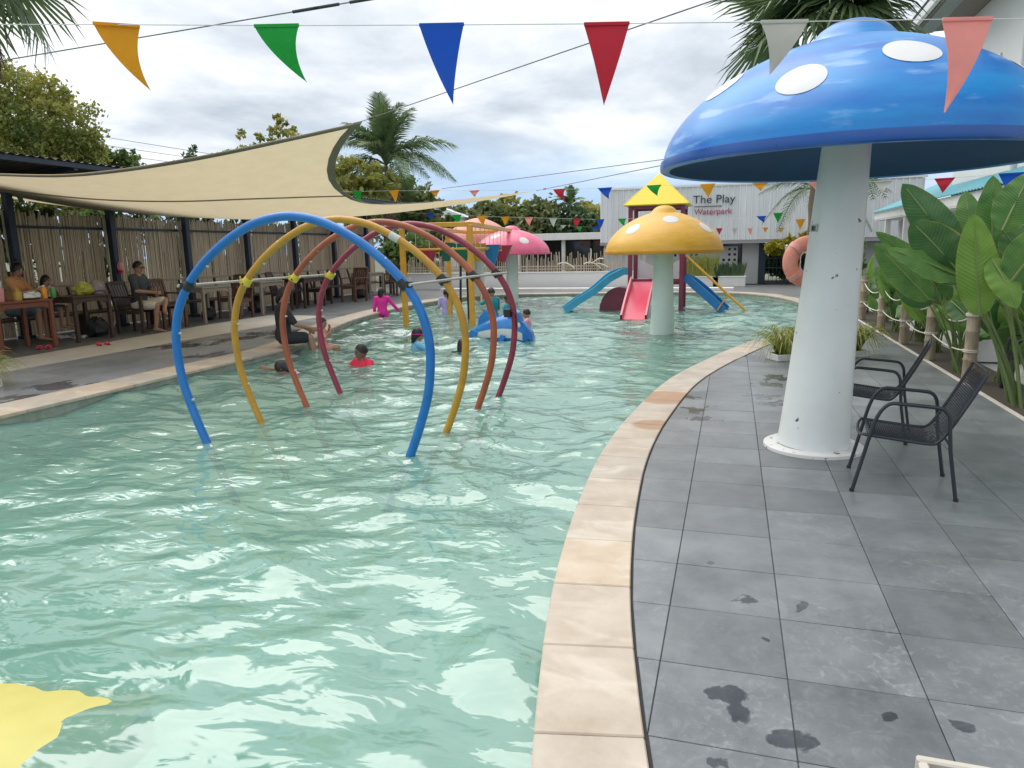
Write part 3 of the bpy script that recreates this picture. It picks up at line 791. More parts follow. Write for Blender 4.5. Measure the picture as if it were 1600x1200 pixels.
# ------------------------------------------------------------------ mushrooms
def mushroom(name, label, cx, cy, zrim, rad, top, cap_m, stem_m, r_base, r_top, z0, spots, under, flange=False, knob=True, lip=0.10, under_m=None, pw=1.2, lean=(0, 0), rim_m=None):
    t = thing(name, label, 'mushroom', (cx, cy, 0))
    H = top - zrim
    prof = []
    kz = 0.88 if knob else 1.0
    for i in range(25):
        a = i / 24 * PI / 2
        r = rad * math.cos(a) ** pw ; z = zrim + lip + (H * kz - lip) * math.sin(a) ** pw
        prof.append((max(r, 0.001), z))
    def zr(r):
        best = min(prof, key=lambda p: abs(p[0] - r)); return best[1]
    pr = [(rad - 0.05, zrim + 0.012), (rad - 0.02, zrim), (rad + 0.012, zrim + 0.012), (rad + 0.018, zrim + 0.045)] + [p for p in prof if p[0] < rad + 0.001]
    # shell profile: outer, then back inside
    b = MB(); b.lathe(pr, 64)
    cap = b.build('cap', cap_m, t, smooth=50)
    b = MB(); b.lathe([(rad + .004, zrim + .004), (rad + .026, zrim + .014), (rad + .030, zrim + .045), (rad + .024, zrim + .085 * rad / 1.49), (rad - .01, zrim + .092 * rad / 1.49)], 64); b.build('rim_band', rim_m or cap_m, cap, smooth=50)
    b = MB()
    inner = [(rad - 0.052, zrim + 0.012)] + [(rad * 0.985 * math.cos(a * PI / 2 / 14) - 0.05 if False else max(0.001, (rad - 0.06) * math.cos(a / 14 * PI / 2)), zrim + 0.03 + (H * under) * math.sin(a / 14 * PI / 2)) for a in range(15)]
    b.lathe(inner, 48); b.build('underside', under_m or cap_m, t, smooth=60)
    if knob:
        b = MB(); rk = rad * 0.205
        zk = zr(rk)
        b.lathe([(rk * 1.35, zk - 0.06), (rk * 1.12, zk + 0.0), (rk * 1.0, zk + H * 0.035), (rk * 0.86, zk + H * 0.075), (rk * 0.66, zk + H * 0.11), (rk * 0.4, zk + H * 0.135), (rk * 0.001, zk + H * 0.145)], 32)
        b.build('crown_knob', cap_m, t, smooth=60)
    b = MB()
    hs = zrim + H * under * 0.9
    b.tube([(lean[0] * (1 - i / 16), lean[1] * (1 - i / 16), z0 + (hs - z0) * i / 16) for i in range(17)], [r_base + (r_top - r_base) * (i / 16) ** .8 for i in range(17)], 36); b.build('stem', stem_m, t, smooth=60)
    if flange:
        b = MB(); rf = r_base + 0.115
        b.lathe([(r_base - 0.02, 0.0), (rf, 0.0), (rf, 0.028), (rf - 0.01, 0.034), (r_base - 0.02, 0.036)], 40, (lean[0], lean[1], 0)); b.build('base_flange', 'flange_white', t, smooth=35)
    # round white spots lie on the cap as shallow discs
    for (az, u, rs) in spots:      # az deg, u = fraction of dome angle, rs radius in metres
        b = MB(); rings = []
        def surf(th, a):
            r = rad * math.cos(a) ** pw; z = zrim + lip + (H * kz - lip) * math.sin(a) ** pw
            return Vector((r * math.cos(th), r * math.sin(th), z))
        a0 = u * PI / 2; th0 = RD(az)
        p0 = surf(th0, a0)
        du = (surf(th0, a0 + 0.01) - p0) / 0.01; dv = (surf(th0 + 0.01, a0) - p0) / 0.01
        nn = dv.cross(du).normalized()
        if nn.z < 0 and u > .2: nn = -nn
        if nn.dot(Vector((p0.x, p0.y, 0.2))) < 0: nn = -nn
        for k_ in range(5):
            rr = rs * (k_ / 4); row = []
            for j_ in range(28):
                f_ = 2 * PI * j_ / 28
                row.append(surf(th0 + rr * math.cos(f_) / dv.length, a0 + rr * math.sin(f_) / du.length) + nn * (0.007 if k_ < 4 else 0.003))
            rings.append(row + [row[0]])
        b.grid(rings); b.build('cap_spot', 'spot_white', cap, smooth=60, weld=True)
    return t

bm_x, bm_y = 0.80, 6.45
blue = mushroom('giant_mushroom', 'giant blue mushroom shelter with white spots on a white pillar on the grey deck', 0.88, 6.75, 2.42, 1.49, 3.56, 'blue_painted_sheen', 'stem_white', 0.305, 0.185, 0.03,
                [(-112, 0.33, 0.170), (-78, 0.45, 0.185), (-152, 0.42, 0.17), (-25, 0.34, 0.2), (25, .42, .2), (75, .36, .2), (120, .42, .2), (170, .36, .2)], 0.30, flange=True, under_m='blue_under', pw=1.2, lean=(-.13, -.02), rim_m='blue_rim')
# a small label plate fixed to the pillar
b = MB(); b.box((0, 0, 0), (0.10, 0.012, 0.06)); pl = b.build('sticker', 'tape_grey', blue, bevel=0.002)
pl.location = (-0.235, -0.105, 1.92); pl.rotation_euler = (0, 0, RD(-64))
b = MB(); b.box((0, 0, 0), (0.036, 0.014, 0.04)); b.box((0.032, 0, 0), (0.016, 0.014, 0.04)); pr_ = b.build('sticker_print', 'rubber', pl)

yel = mushroom('water_mushroom', 'yellow mushroom fountain with white spots on a pale mint pillar in the pool', -1.46, 16.4, 1.63, 1.27, 2.68, 'yellow_cap', 'stem_mint', 0.30, 0.20, DEPTH,
               [(-126, 0.40, 0.165), (-74, 0.58, 0.165), (-24, 0.40, 0.165), (40, .45, .16), (100, .5, .16), (170, .45, .16)], 0.25, rim_m='yellow_rim')
pink = mushroom('water_mushroom', 'pink spotted mushroom fountain standing at the far left corner of the pool', -7.55, 24.9, 1.60, 1.36, 2.62, 'pink_cap', 'stem_mint', 0.25, 0.18, DEPTH,
                [(-112, 0.52, 0.17), (-50, 0.36, 0.17), (150, .5, .17), (60, .5, .17)], 0.22)
coral = mushroom('water_mushroom', 'coral patterned mushroom cap seen behind the bucket frame', -9.6, 27.2, 1.95, 1.35, 3.02, 'coral_cap', 'stem_mint', 0.22, 0.17, 0.0, [], 0.22, knob=False)
b = MB(); b.cyl((0, 0, 2.98), (0, 0, 3.12), 0.07, 0.03); b.build('finial', 'dark_metal', coral)

# ------------------------------------------------------------------ water arches
arch = thing('water_arch_tunnel', 'tunnel of four round blue, yellow, orange and maroon pipe arches in the pool', 'play arch', (-4.04, 6.02, 0))
half = [(1.165, -0.12), (1.29, 0.20), (1.38, 0.50), (1.415, 0.80), (1.405, 1.02), (1.34, 1.26), (1.22, 1.47), (1.05, 1.66), (0.83, 1.84), (0.60, 1.98), (0.33, 2.095), (0.0, 2.145)]
full = [(-1.02, -0.42)] + [(-x, z) for x, z in half] + [(x, z) for x, z in reversed(half[:-1])] + [(1.02, -0.42)]
full.insert(0, (-0.86, DEPTH)); full.append((0.86, DEPTH))
path = crom([(x, 0, z) for x, z in full], 6)
arch_y = [0.0, 0.92, 1.86, 2.71]
arch_specs = [('arch_blue', 'blue arch, first in the tunnel', 0.043), ('arch_yellow', 'yellow arch', 0.039), ('arch_orange', 'orange-brown arch', 0.039), ('arch_maroon', 'maroon arch, last in the tunnel', 0.039)]
for (mm, lab, r), y in zip(arch_specs, arch_y):
    b = MB(); b.tube([p + Vector((0, y, 0)) for p in path], r, 14)
    a = b.build('arch', mm, arch, smooth=60); tag(a, lab)
    # small spray nozzles along the inside
    for th in (5, 9, 14, 19):
        i = min(len(path) - 2, th * 4); p = path[i] + Vector((0, y, 0)); d = (Vector((0, y, 0.95)) - p).normalized()
        b = MB(); b.cyl(p + d * (r - 0.005), p + d * (r + 0.022), 0.014, 0.011, 8); b.build('nozzle', 'tape_grey', a)
for sx in (-1, 1):
    ptz = 1.50; px_ = 1.195 * sx
    b = MB(); b.tube([(px_ + sx * 0.075, -0.06, ptz), (px_ + sx * 0.075, 1.4, ptz + .005), (px_ + sx * 0.075, 2.86, ptz)], 0.014, 8); b.build('side_rail', 'rail_steel', arch, smooth=60)
    for k_, y in enumerate(arch_y):
        b = MB()
        tn = Vector((0.66 * -sx, 0, 0.75)).normalized() 
        c = Vector((px_ - sx * 0.012, y, ptz))
        b.cyl(c - tn * 0.045, c + tn * 0.045, 0.052, 0.052, 14)
        b.cyl(c + Vector((sx * 0.05, -0.04, 0)), c + Vector((sx * 0.05, 0.04, 0)), 0.032, 0.032, 10)
        o = b.build('clamp', 'tape_yellow' if (sx < 0 and k_ > 0) else 'rubber', arch, smooth=50)
        b = MB(); b.cyl(c + Vector((sx * .075, -.02, .03)), c + Vector((sx * .075, -.02, .06)), .009, .009, 6); b.build('bolt', 'rail_steel', o)
b = MB(); b.box((1.34, 2.68, 1.0), (0.085, 0.10, 0.10)); b.tube([(1.38, 2.66, 1.03), (1.45, 2.64, 1.0), (1.46, 2.64, 0.82)], 0.010, 6); b.build('valve_box', 'rubber', arch, bevel=0.015)
b = MB(); b.cyl((0.62, 0.92, 1.968), (0.72, 0.92, 1.912), 0.043, 0.043, 12)
b.build('repair_sleeve', 'tape_grey', arch, smooth=50)

# ------------------------------------------------------------------ bucket frame in the pool
A, B_, D_, E_ = Vector((-8.2, 17.3, 0)), Vector((-6.4, 17.5, 0)), Vector((-7.72, 26.0, 0)), Vector((-9.5, 25.8, 0))
fr = thing('bucket_frame', 'long yellow pipe frame with hanging ropes over the far left of the pool', 'play frame', tuple(A))
ZT = 2.44
for p in (A, B_, D_, E_, (A + E_) / 2 + Vector((.5, -.7, 0))):
    q = p - A
    b = MB(); b.box((q.x, q.y, (ZT + DEPTH) / 2), (0.13, 0.13, ZT - DEPTH)); b.build('post', 'frame_yellow', fr, bevel=0.015)
for p, q, z, r in ((A, B_, ZT, .06), (B_, D_, ZT, .06), (D_, E_, ZT, .06), (E_, A, ZT, .06), (A, B_, 1.83, .028), (B_, D_, 1.83, .028), (E_, A, 1.83, .028)):
    b = MB(); b.bar(p - A + Vector((0, 0, z)), q - A + Vector((0, 0, z)), r * 2, r * 2); b.build('beam', 'frame_yellow', fr, bevel=0.012)
for p, q, nn_ in ((A, B_, 5), (B_, D_, 12)):
    for i in range(1, nn_):
        c = p + (q - p) * (i / nn_) - A
        b = MB(); b.cyl((c.x, c.y, 1.86), (c.x, c.y, ZT - .06), 0.009, 0.009, 5); b.build('rope', 'bamboo_pale', fr)
b = MB(); c = Vector((-7.15, 19.2, 0)) - A; b.bar(c + Vector((-.25, 0, -.5)), c + Vector((-.18, 0.02, 1.5)), .10, .06); b.bar(c + Vector((.05, 0, -.5)), c + Vector((.02, .02, 1.2)), .09, .06)
b.build('climbing_leg', 'rubber', fr)
def bucket(col, mm, p, w, h, rz, tip, lab, lean=0.0):
    t = thing('tipping_bucket', lab, 'bucket', p, rz, 'tipping buckets under the yellow frame')
    b = MB(); n = 24
    prof = [(0.05, -h), (0.09, -h + .01), (w / 2, 0.0), (w / 2 + .015, 0.012), (w / 2 - .02, 0.012), (0.06, -h + .06), (0.002, -h + .06)]
    b.lathe(prof, n); s = b.build('bucket_shell', mm, t, smooth=35); s.scale = (1, 0.8, 1)
    b = MB(); b.cyl((-w / 2 - .05, 0, -0.16), (w / 2 + .05, 0, -0.16), 0.018, 0.018, 8); b.build('axle', 'frame_yellow', t)
    b = MB(); b.tube([(-w / 2 - .04, 0, -.16), (-w / 2 - .04, 0, 1.86 - p[2]), (w / 2 + .04, 0, 1.86 - p[2]), (w / 2 + .04, 0, -.16)], 0.012, 6); b.build('hanger', 'frame_yellow', t)
    t.rotation_euler = (lean, 0, rz)
    return t
C('bkt_red', (0.42, 0.02, 0.06), 0.4, 0.1); C('bkt_green', (0.008, 0.14, 0.085), 0.4, 0.1); C('bkt_yellow', (0.60, 0.33, 0.02), 0.4, 0.1); C('bkt_blue', (0.01, 0.17, 0.42), 0.4, 0.1)
for px, py, y, mm, w, h, lab in ((668, 386, 18.2, 'bkt_red', .56, .56, 'crimson tipping bucket hanging beside the left yellow post'),
                                 (697, 380, 19.0, 'bkt_green', .48, .5, 'dark green tipping bucket, left one of the green pair'),
                                 (722, 381, 18.3, 'bkt_green', .50, .56, 'dark green tipping bucket next to the yellow bucket'),
                                 (746, 381, 19.6, 'bkt_yellow', .50, .5, 'yellow tipping bucket hanging by the middle yellow post'),
                                 (768, 383, 20.4, 'bkt_blue', .52, .62, 'blue tipping bucket hanging behind the orange arch'),
                                 (785, 384, 21.4, 'bkt_red', .60, .50, 'crimson tipping bucket hanging in front of the pink mushroom')):
    p = PY(px, py, y); bucket(None, mm, tuple(p), w, h, 0.1, 0, lab)

# ------------------------------------------------------------------ slide tower
tw = thing('slide_tower', 'pool slide tower with yellow pyramid roof, plum posts and red and blue slides', 'slide', (-2.16, 22.1, 0))
for x in (-0.75, 0.75):
    for y in (-0.35, 0.95):
        b = MB(); b.box((x, y, (2.98 + DEPTH) / 2), (0.12, 0.12, 2.98 - DEPTH)); b.build('post', 'plum', tw, bevel=0.012)
for y in (-0.35, 0.95):
    b = MB(); b.box((0, y, 2.93), (1.38, 0.09, 0.12)); b.build('roof_beam', 'plum', tw, bevel=0.01)
for x in (-0.75, 0.75):
    b = MB(); b.box((x, 0.3, 2.93), (0.09, 1.18, 0.12)); b.build('roof_beam', 'plum', tw, bevel=0.01)
b = MB(); zr0, ap = 3.0, 3.92
c4 = [(-0.93, -0.53), (0.93, -0.53), (0.93, 1.13), (-0.93, 1.13)]
b.add([(x, y, zr0) for x, y in c4] + [(0, 0.3, ap)] + [(x * 1.0, y, zr0 - 0.04) for x, y in c4], [(0, 1, 4), (1, 2, 4), (2, 3, 4), (3, 0, 4), (0, 1, 6, 5), (1, 2, 7, 6), (2, 3, 8, 7), (3, 0, 5, 8), (5, 6, 7, 8)])
b.build('roof', 'roof_yellow', tw, bevel=0.012)
b = MB(); b.box((0, 0.3, 0.72), (1.38, 1.16, 0.10)); b.build('platform', 'plum', tw, bevel=0.01)
b = MB(); b.box((0, -0.36, 0.80), (1.38, 0.05, 0.09)); b.build('platform_rail', 'plum', tw, bevel=0.008)
def panel(p, q, y):
    b = MB(); n = 14; poly = []
    (x0, x1) = (p, q)
    for i in range(n + 1):
        u = i / n; poly.append(Vector((x0 + (x1 - x0) * u, y, 1.42 - 0.26 * math.sin(PI * u))))
    poly += [Vector((x1, y, 0.80)), Vector((x0, y, 0.80))]
    b.prism(poly, (0, 0.03, 0)); b.build('side_panel', 'panel_white', tw)
panel(-0.68, 0.68, 0.93)
def slide(name, pts, w, mm, m2, wall=0.16, lab=None):
    """an open chute: floor strip with two side walls, along pts (top to bottom)"""
    pts = crom(pts, 6); b = MB(); bw = MB()
    P = []; WL = []; WR = []
    for i, p in enumerate(pts):
        t = pts[min(i + 1, len(pts) - 1)] - pts[max(i - 1, 0)]; t.normalize()
        s = t.cross(Vector((0, 0, 1))).normalized(); n = s.cross(t)
        P.append([p - s * w / 2, p + s * w / 2, p + s * w / 2 - n * .03, p - s * w / 2 - n * .03, p - s * w / 2])
        for sd, lst in ((-1, WL), (1, WR)):
            o = p + s * sd * w / 2
            lst.append([o - n * .035, o - n * .035 + s * sd * .05, o + s * sd * .05 + n * wall, o + n * wall, o - n * .035])
    b.grid(P); o = b.build(name, mm, tw, smooth=30); 
    if lab: tag(o, lab)
    for lst in (WL, WR):
        b = MB(); b.grid(lst); b.build('side_wall', m2, o, smooth=30)
    return o
slide('slide', [(-0.36, -0.40, 0.78), (-0.36, -0.7, 0.66), (-0.36, -1.5, 0.32), (-0.36, -2.0, 0.08), (-0.36, -2.45, -0.16)], 0.62, 'slide_red', 'slide_pink', 0.15, 'crimson straight chute at the front')
slide('slide', [(-0.78, 0.4, 0.98), (-1.1, 0.35, 0.98), (-1.45, 0.2, 0.80), (-1.9, 0.05, 0.42), (-2.4, -0.1, 0.10), (-2.75, -0.2, -0.16)], 0.55, 'slide_cyan', 'slide_cyan', 0.17, 'light blue wavy chute on the left')
slide('slide', [(0.78, 0.1, 0.80), (1.0, 0.1, 0.68), (1.5, 0.0, 0.26), (1.95, -0.08, -0.16)], 0.5, 'slide_blue', 'slide_blue', 0.2, 'deep blue straight chute on the right')
b = MB()
P = []
for i in range(11):
    th = PI * i / 10
    P.append([Vector((-1.15 + 0.02, 0.9, -0.2)) + Vector((0.62 * math.cos(th), 0, 0.78 * math.sin(th))), Vector((-1.15, 0.15, -0.2)) + Vector((0.62 * math.cos(th), 0, 0.78 * math.sin(th)))])
b.grid(P); k0 = len(b.v); b.v += [tuple(r[1]) for r in P]; b.f.append(tuple(range(k0, k0 + 11)))
b.build('crawl_tunnel', 'plum', tw, smooth=40)
pT, pB = Vector((0.84, -0.2, 1.52)), Vector((2.72, -0.5, -0.2))
for dy in (-.055, .055):
    b = MB(); b.cyl(pT + Vector((0, dy, 0)), pB + Vector((0, dy, 0)), 0.035, 0.035, 8); b.build('slope_pole', 'frame_yellow', tw, smooth=60)
for u in (0.25, 0.5, 0.75):
    q = pT + (pB - pT) * u; b = MB(); b.cyl(q + Vector((0, -.055, 0)), q + Vector((0, .055, 0)), .02, .02, 6); b.build('rung', 'frame_yellow', tw)
b = MB(); q = pT + (pB - pT) * 0.66; b.cyl(q, q + Vector((-.28, 0, -.45)), .022, .022, 6); b.build('prop', 'frame_yellow', tw)

# ------------------------------------------------------------------ whale ride
wh = thing('whale_ride', 'blue orca shaped ride-on with white stripe floating behind the arches', 'water ride', (-4.73, 14.75, W), RD(4)); wh.scale = (.80, .85, 1.18)
b = MB()
secs = [(-0.86, .10, .06, .09), (-0.66, .16, .15, .17), (-0.3, .20, .25, .25), (0.1, .22, .30, .29), (0.4, .21, .29, .29), (0.62, .14, .22, .22), (0.78, .06, .10, .11)]
P = []
for x, zc_, ry, rz_ in secs:
    P.append([Vector((x, ry * math.cos(t_), zc_ + rz_ * math.sin(t_) - .05)) for t_ in [2 * PI * j / 16 for j in range(17)]])
b.grid(P); k0 = len(b.v)
b.v += [tuple(p) for p in P[0][:-1]]; b.f.append(tuple(range(k0, k0 + 16))); k0 = len(b.v); b.v += [tuple(p) for p in P[-1][:-1]]; b.f.append(tuple(range(k0, k0 + 16)))
b.build('body', 'whale_blue', wh, smooth=50, weld=True)
b = MB()
P = []
for x, zc_, ry, rz_ in [(-0.8, .13, .10, .10)] + secs[1:6]:
    P.append([Vector((x, (ry + .012) * math.cos(t_), zc_ + (rz_ + .012) * math.sin(t_) - .05)) for t_ in (PI * 1.12, PI * 1.06, PI * 1.0, PI * .94)])
b.grid(P); b.build('white_stripe', 'spot_white', wh, smooth=50)
def fin(poly, y0, th, m_, nm, par=wh):
    b = MB(); b.prism([Vector((x, y0 - th / 2, z)) for x, z in poly], (0, th, 0)); return b.build(nm, m_, par, bevel=0.012)
fin([(-.72, .10), (-.42, .22), (-.18, .30), (-.12, .40), (-.20, .55), (-.24, .44), (-.42, .56), (-.60, .42)], 0, .16, 'whale_blue', 'tail_fin')
fin([(.14, .30), (.24, .48), (.34, .57), (.50, .50), (.60, .30)], 0, .34, 'whale_blue', 'head_dome')
fin([(.42, .28), (.62, .34), (.84, .14), (.92, -.04), (.76, .02), (.60, .12)], 0, .30, 'whale_blue', 'snout')
fin([(-.98, .02), (-.80, .20), (-.62, .16), (-.68, -.06), (-.95, -.08)], -.18, .05, 'whale_blue', 'fluke')
fin([(.05, .12), (-.10, -.12), (.02, -.14), (.2, .10)], -.32, .05, 'whale_blue', 'flipper')
b = MB(); b.ell((.5, -.205, .28), (.075, .02, .05), 10, 6); b.build('eye_patch', 'spot_white', wh, smooth=60)

# submerged yellow float, lower left
fl = thing('pool_float', 'yellow foam slab floating half under the near water at the bottom left corner', 'float', (-2.44, 2.33, W - 0.010), RD(8))
fl.rotation_euler = (RD(1.2), RD(1.6), RD(8))
pts = [(-1.1, 0), (-.5, .02), (-.14, .015), (-.04, -.01), (0, -.07), (-.005, -.2), (.02, -.5), (.03, -1.0), (-1.1, -1.0)]
P = []
for i in range(41):
    row = []
    for j in range(37):
        x, y = -1.1 + 1.12 * i / 40, -1.0 + 1.02 * j / 36
        ed = min(1.0, max(0.0, (.02 - x) / .26)) * min(1.0, max(0.0, (.02 - y) / .22)); q = Vector((x * 4.2, y * 4.2, 1.7))
        row.append(Vector((x, y, .017 + .010 * mnoise.noise(q) + .004 * mnoise.noise(q * 3.1) - .040 * (1 - ed) ** 1.6)))
    P.append(row)
b = MB(); b.grid(P); b.build('foam_top', 'float_yellow', fl, smooth=60)
C('float_olive', (0.26, 0.30, 0.05), 0.5, 0.15)
b = MB(); b.prism([Vector((x * .99 + .03, y - .005, -.24)) for x, y in pts], (0, 0, .185)); b.build('foam_base', 'float_olive', fl, bevel=0.02)

# ------------------------------------------------------------------ mesh chairs on the deck
def wire_chair(label, loc, rz):
    t = thing('garden_chair', label, 'chair', loc, rz, 'black wire mesh chairs beside the pillar')
    # local: faces -x, width along y
    for s in (-1, 1):
        y = 0.30 * s
        pts = [(-0.33, y, 0.0)] + bez((-0.235, y, .44), (-0.19, y, .67), (-0.10, y, .675), 6) + [(0.12, y, .665)] + bez((0.18, y, .66), (0.235, y, .655), (0.25, y, .58), 6) + [(0.27, y, .36), (0.33, y, 0.0)]
        b = MB(); b.tube(pts, 0.0135, 10); b.build('leg_and_arm', 'dark_metal', t, smooth=60)
        for x in (-.33, .33):
            b = MB(); b.cyl((x, y, 0), (x, y, .022), .017, .016, 8); b.build('foot_cap', 'rubber', t)
    yb = 0.265
    sidez = [(-0.265, .425), (-.05, .405), (.14, .39), (.20, .41), (.26, .50), (.36, .70), (.445, .885)]
    fr_ = crom([(x, -yb, z) for x, z in sidez], 5) + bez((.45, -yb + .0, .90), (.455, -yb + .03, .915), (.455, -yb + .08, .915), 4) + bez((.455, yb - .08, .915), (.455, yb - .03, .915), (.45, yb, .90), 4) + list(reversed(crom([(x, yb, z) for x, z in sidez], 5)))
    fr_ += bez((-.272, yb - .02, .425), (-.30, yb - .08, .40), (-.30, 0, .395), 4)[1:] + bez((-.30, 0, .395), (-.30, -yb + .08, .40), (-.272, -yb + .02, .425), 4)[1:]
    b = MB(); b.tube(fr_, 0.0115, 8, closed=True); b.build('seat_frame', 'dark_metal', t, smooth=60)
    for x, z in ((-.235, .425), (.262, .40)):
        b = MB(); b.cyl((x, -.30, z), (x, .30, z), .009, .009, 6); b.build('cross_bar', 'dark_metal', t)
    # expanded-metal seat and back: two families of crossing wires
    side = crom([(x, 0, z) for x, z in sidez], 10)
    seg = [0.0]
    for a, c in zip(side, side[1:]): seg.append(seg[-1] + (c - a).length)
    Ltot = seg[-1]
    def at(s_, y):
        s_ = min(max(s_, 0), Ltot)
        for i in range(len(seg) - 1):
            if seg[i + 1] >= s_:
                u = (s_ - seg[i]) / (seg[i + 1] - seg[i]); p = side[i].lerp(side[i + 1], u); break
        sag = -0.018 * (1 - (y / yb) ** 2)
        return Vector((p.x - sag * .5, y, p.z + sag * .6))
    b = MB(); wpit = 0.017; n = int(2 * yb / wpit); slope = 1.9
    for fam in (1, -1):
        k = -int(Ltot / (wpit * slope)) - n
        for kk in range(-80, 120):
            pts = []
            y0 = -yb
            for j in range(0, 41):
                y = -yb + 2 * yb * j / 40; s_ = (kk * wpit * slope) + fam * (y) * slope
                if 0 <= s_ <= Ltot: pts.append((s_, y))
            if len(pts) < 2: continue
            # thin to every third point and keep the ends
            pts = [pts[0]] + pts[2:-2:3] + [pts[-1]]
            pp = [at(*q) for q in pts]
            b.tube(pp, 0.0017, 3, caps=False)
    tag(b.build('wire_mesh', 'dark_metal', t), kind='stuff')
    return t
ch = wire_chair('near black wire mesh armchair standing in front of the white pillar base', (1.26, 5.80, 0), RD(-6))
dup(ch, (1.30, 7.35, 0), RD(-14), 'farther black wire mesh armchair, half hidden behind the white pillar')

# ------------------------------------------------------------------ planters with spider plants
def spider_plant(root, n, R_, h, zc=0.0, seed=1, nm='foliage', mm='spider', along=0.0):
    rr = random.Random(seed); b = MB()
    for i in range(n):
        th = rr.uniform(0, 2 * PI); x0 = rr.uniform(-along, along); y0 = rr.gauss(0, .03)
        L_ = R_ * rr.uniform(.6, 1.15); hh = h * rr.uniform(.6, 1.2); w = rr.uniform(.009, .016)
        d = Vector((math.cos(th), math.sin(th), 0)); s = Vector((-d.y, d.x, 0))
        p0 = Vector((x0, y0, zc)) + d * .03; p1 = p0 + d * L_ * .45 + Vector((0, 0, hh * 1.5)); p2 = p0 + d * L_ + Vector((0, 0, hh * rr.uniform(-.3, .6)))
        pts = bez(p0, p1, p2, 6); P = []
        for k_, p in enumerate(pts):
            ww = w * (1 - (k_ / 6) ** 2 * .92)
            P.append([p - s * ww, p + Vector((0, 0, -ww * .5)), p + s * ww])
        b.grid(P)
    return b.build(nm, mm, root)
def trough(name, label, cx, cy, L_, w, h, rz, seed, plants=4, R_=.5, hh=.35, m_='white_paint'):
    t = thing(name, label, 'planter', (cx, cy, 0), rz)
    b = MB(); th = .03
    for c, s in (((0, -w / 2, h / 2), (L_, th, h)), ((0, w / 2, h / 2), (L_, th, h)), ((-L_ / 2 + th / 2, 0, h / 2), (th, w - th - .004, h)), ((L_ / 2 - th / 2, 0, h / 2), (th, w - th - .004, h))):
        b.box(c, s)
    b.build('box', m_, t, bevel=0.006)
    b = MB(); b.box((0, 0, h * .4), (L_ - .07, w - .04, h * .8)); b.build('soil', 'soil', t)
    for i in range(plants):
        s = spider_plant(t, 110, R_, hh, h * .8, seed + i, along=.10); s.location = ((i + .5) / plants * L_ - L_ / 2, 0, 0)
    return t
trough('plant_trough', 'low white trough of yellow-green spider plants behind the white pillar', 1.36, 12.25, 1.62, .34, .10, RD(28), 5, 4, .60, .46)
t = trough('plant_trough', 'white planter of spider plants at the left end of the poolside walk', -10.35, 7.25, .9, .4, .12, RD(10), 21, 3, .62, .42)
cp = PZ(1437, 1185, .20)
t = trough('plant_trough', 'cream planter box with a yellow-green plant at the bottom right corner of the deck', cp.x + .38, cp.y - .16, .78, .32, .20, RD(-1), 31, 0, m_='cream_paving')
s_ = spider_plant(t, 70, .30, .10, .16, 31); s_.location = (.30, -.02, 0)

# ------------------------------------------------------------------ bamboo bollards and rope along the deck edge
by = [10.35, 12.3, 14.2, 16.3, 18.6, 21.2]
bx = [2.95, 2.95, 2.98, 2.98, 2.98, 2.98]
blab = ['pale bamboo bollard with rope wrapped below its top, nearest to the chairs', 'brown bamboo bollard roped beside the far mesh chair', 'dark bamboo bollard, third along the roped row', 'bamboo bollard, fourth along the roped row', 'bamboo bollard, fifth along the roped row', 'farthest bamboo bollard of the roped row']
for i, (x, y) in enumerate(zip(bx, by)):
    t = thing('bamboo_bollard', blab[i], 'bollard', (x, y, 0), i * 1.3, 'bamboo bollards along the deck edge')
    r = .078; h = 1.02 if i else .98
    prof = [(0.001, 0), (r, 0)]
    for nz in (.30, .66):
        prof += [(r * .98, nz - .02), (r * 1.07, nz - .006), (r * 1.07, nz + .006), (r * .98, nz + .02)]
    prof += [(r * .97, h), (r * .80, h), (r * .78, h - .06), (0.001, h - .06)]
    b = MB(); b.lathe(prof, 16); b.build('cane', 'bamboo_post', t, smooth=35)
    for zz in (h - .10, .42):
        for k_ in range(2):
            b = MB(); b.tube([(math.cos(a) * (r + .008), math.sin(a) * (r + .008), zz - .02 * k_) for a in [2 * PI * j / 14 for j in range(14)]], .009, 6, closed=True); b.build('rope_wrap', 'rope', t, smooth=60)
rl = 0
for i in range(len(by) - 1):
    for zz, nm in ((.87, 'upper'), (.41, 'lower')):
        a = Vector((bx[i], by[i], zz)); c = Vector((bx[i + 1], by[i + 1], zz)); m_ = (a + c) / 2 - Vector((0, 0, .34 if nm == 'upper' else .14)) 
        b = MB(); b.tube(bez(a, m_, c, 12), .010, 6)
        tag(b.build('rope', 'rope', smooth=60), ['%s rope sagging between the nearest bamboo bollard and the second', '%s rope sagging between the second and third bamboo bollards', '%s rope sagging between the third and fourth bamboo bollards', '%s rope between the fourth and fifth bamboo bollards', '%s rope between the two farthest bamboo bollards'][i] % nm, 'rope', 'ropes between the bamboo bollards')

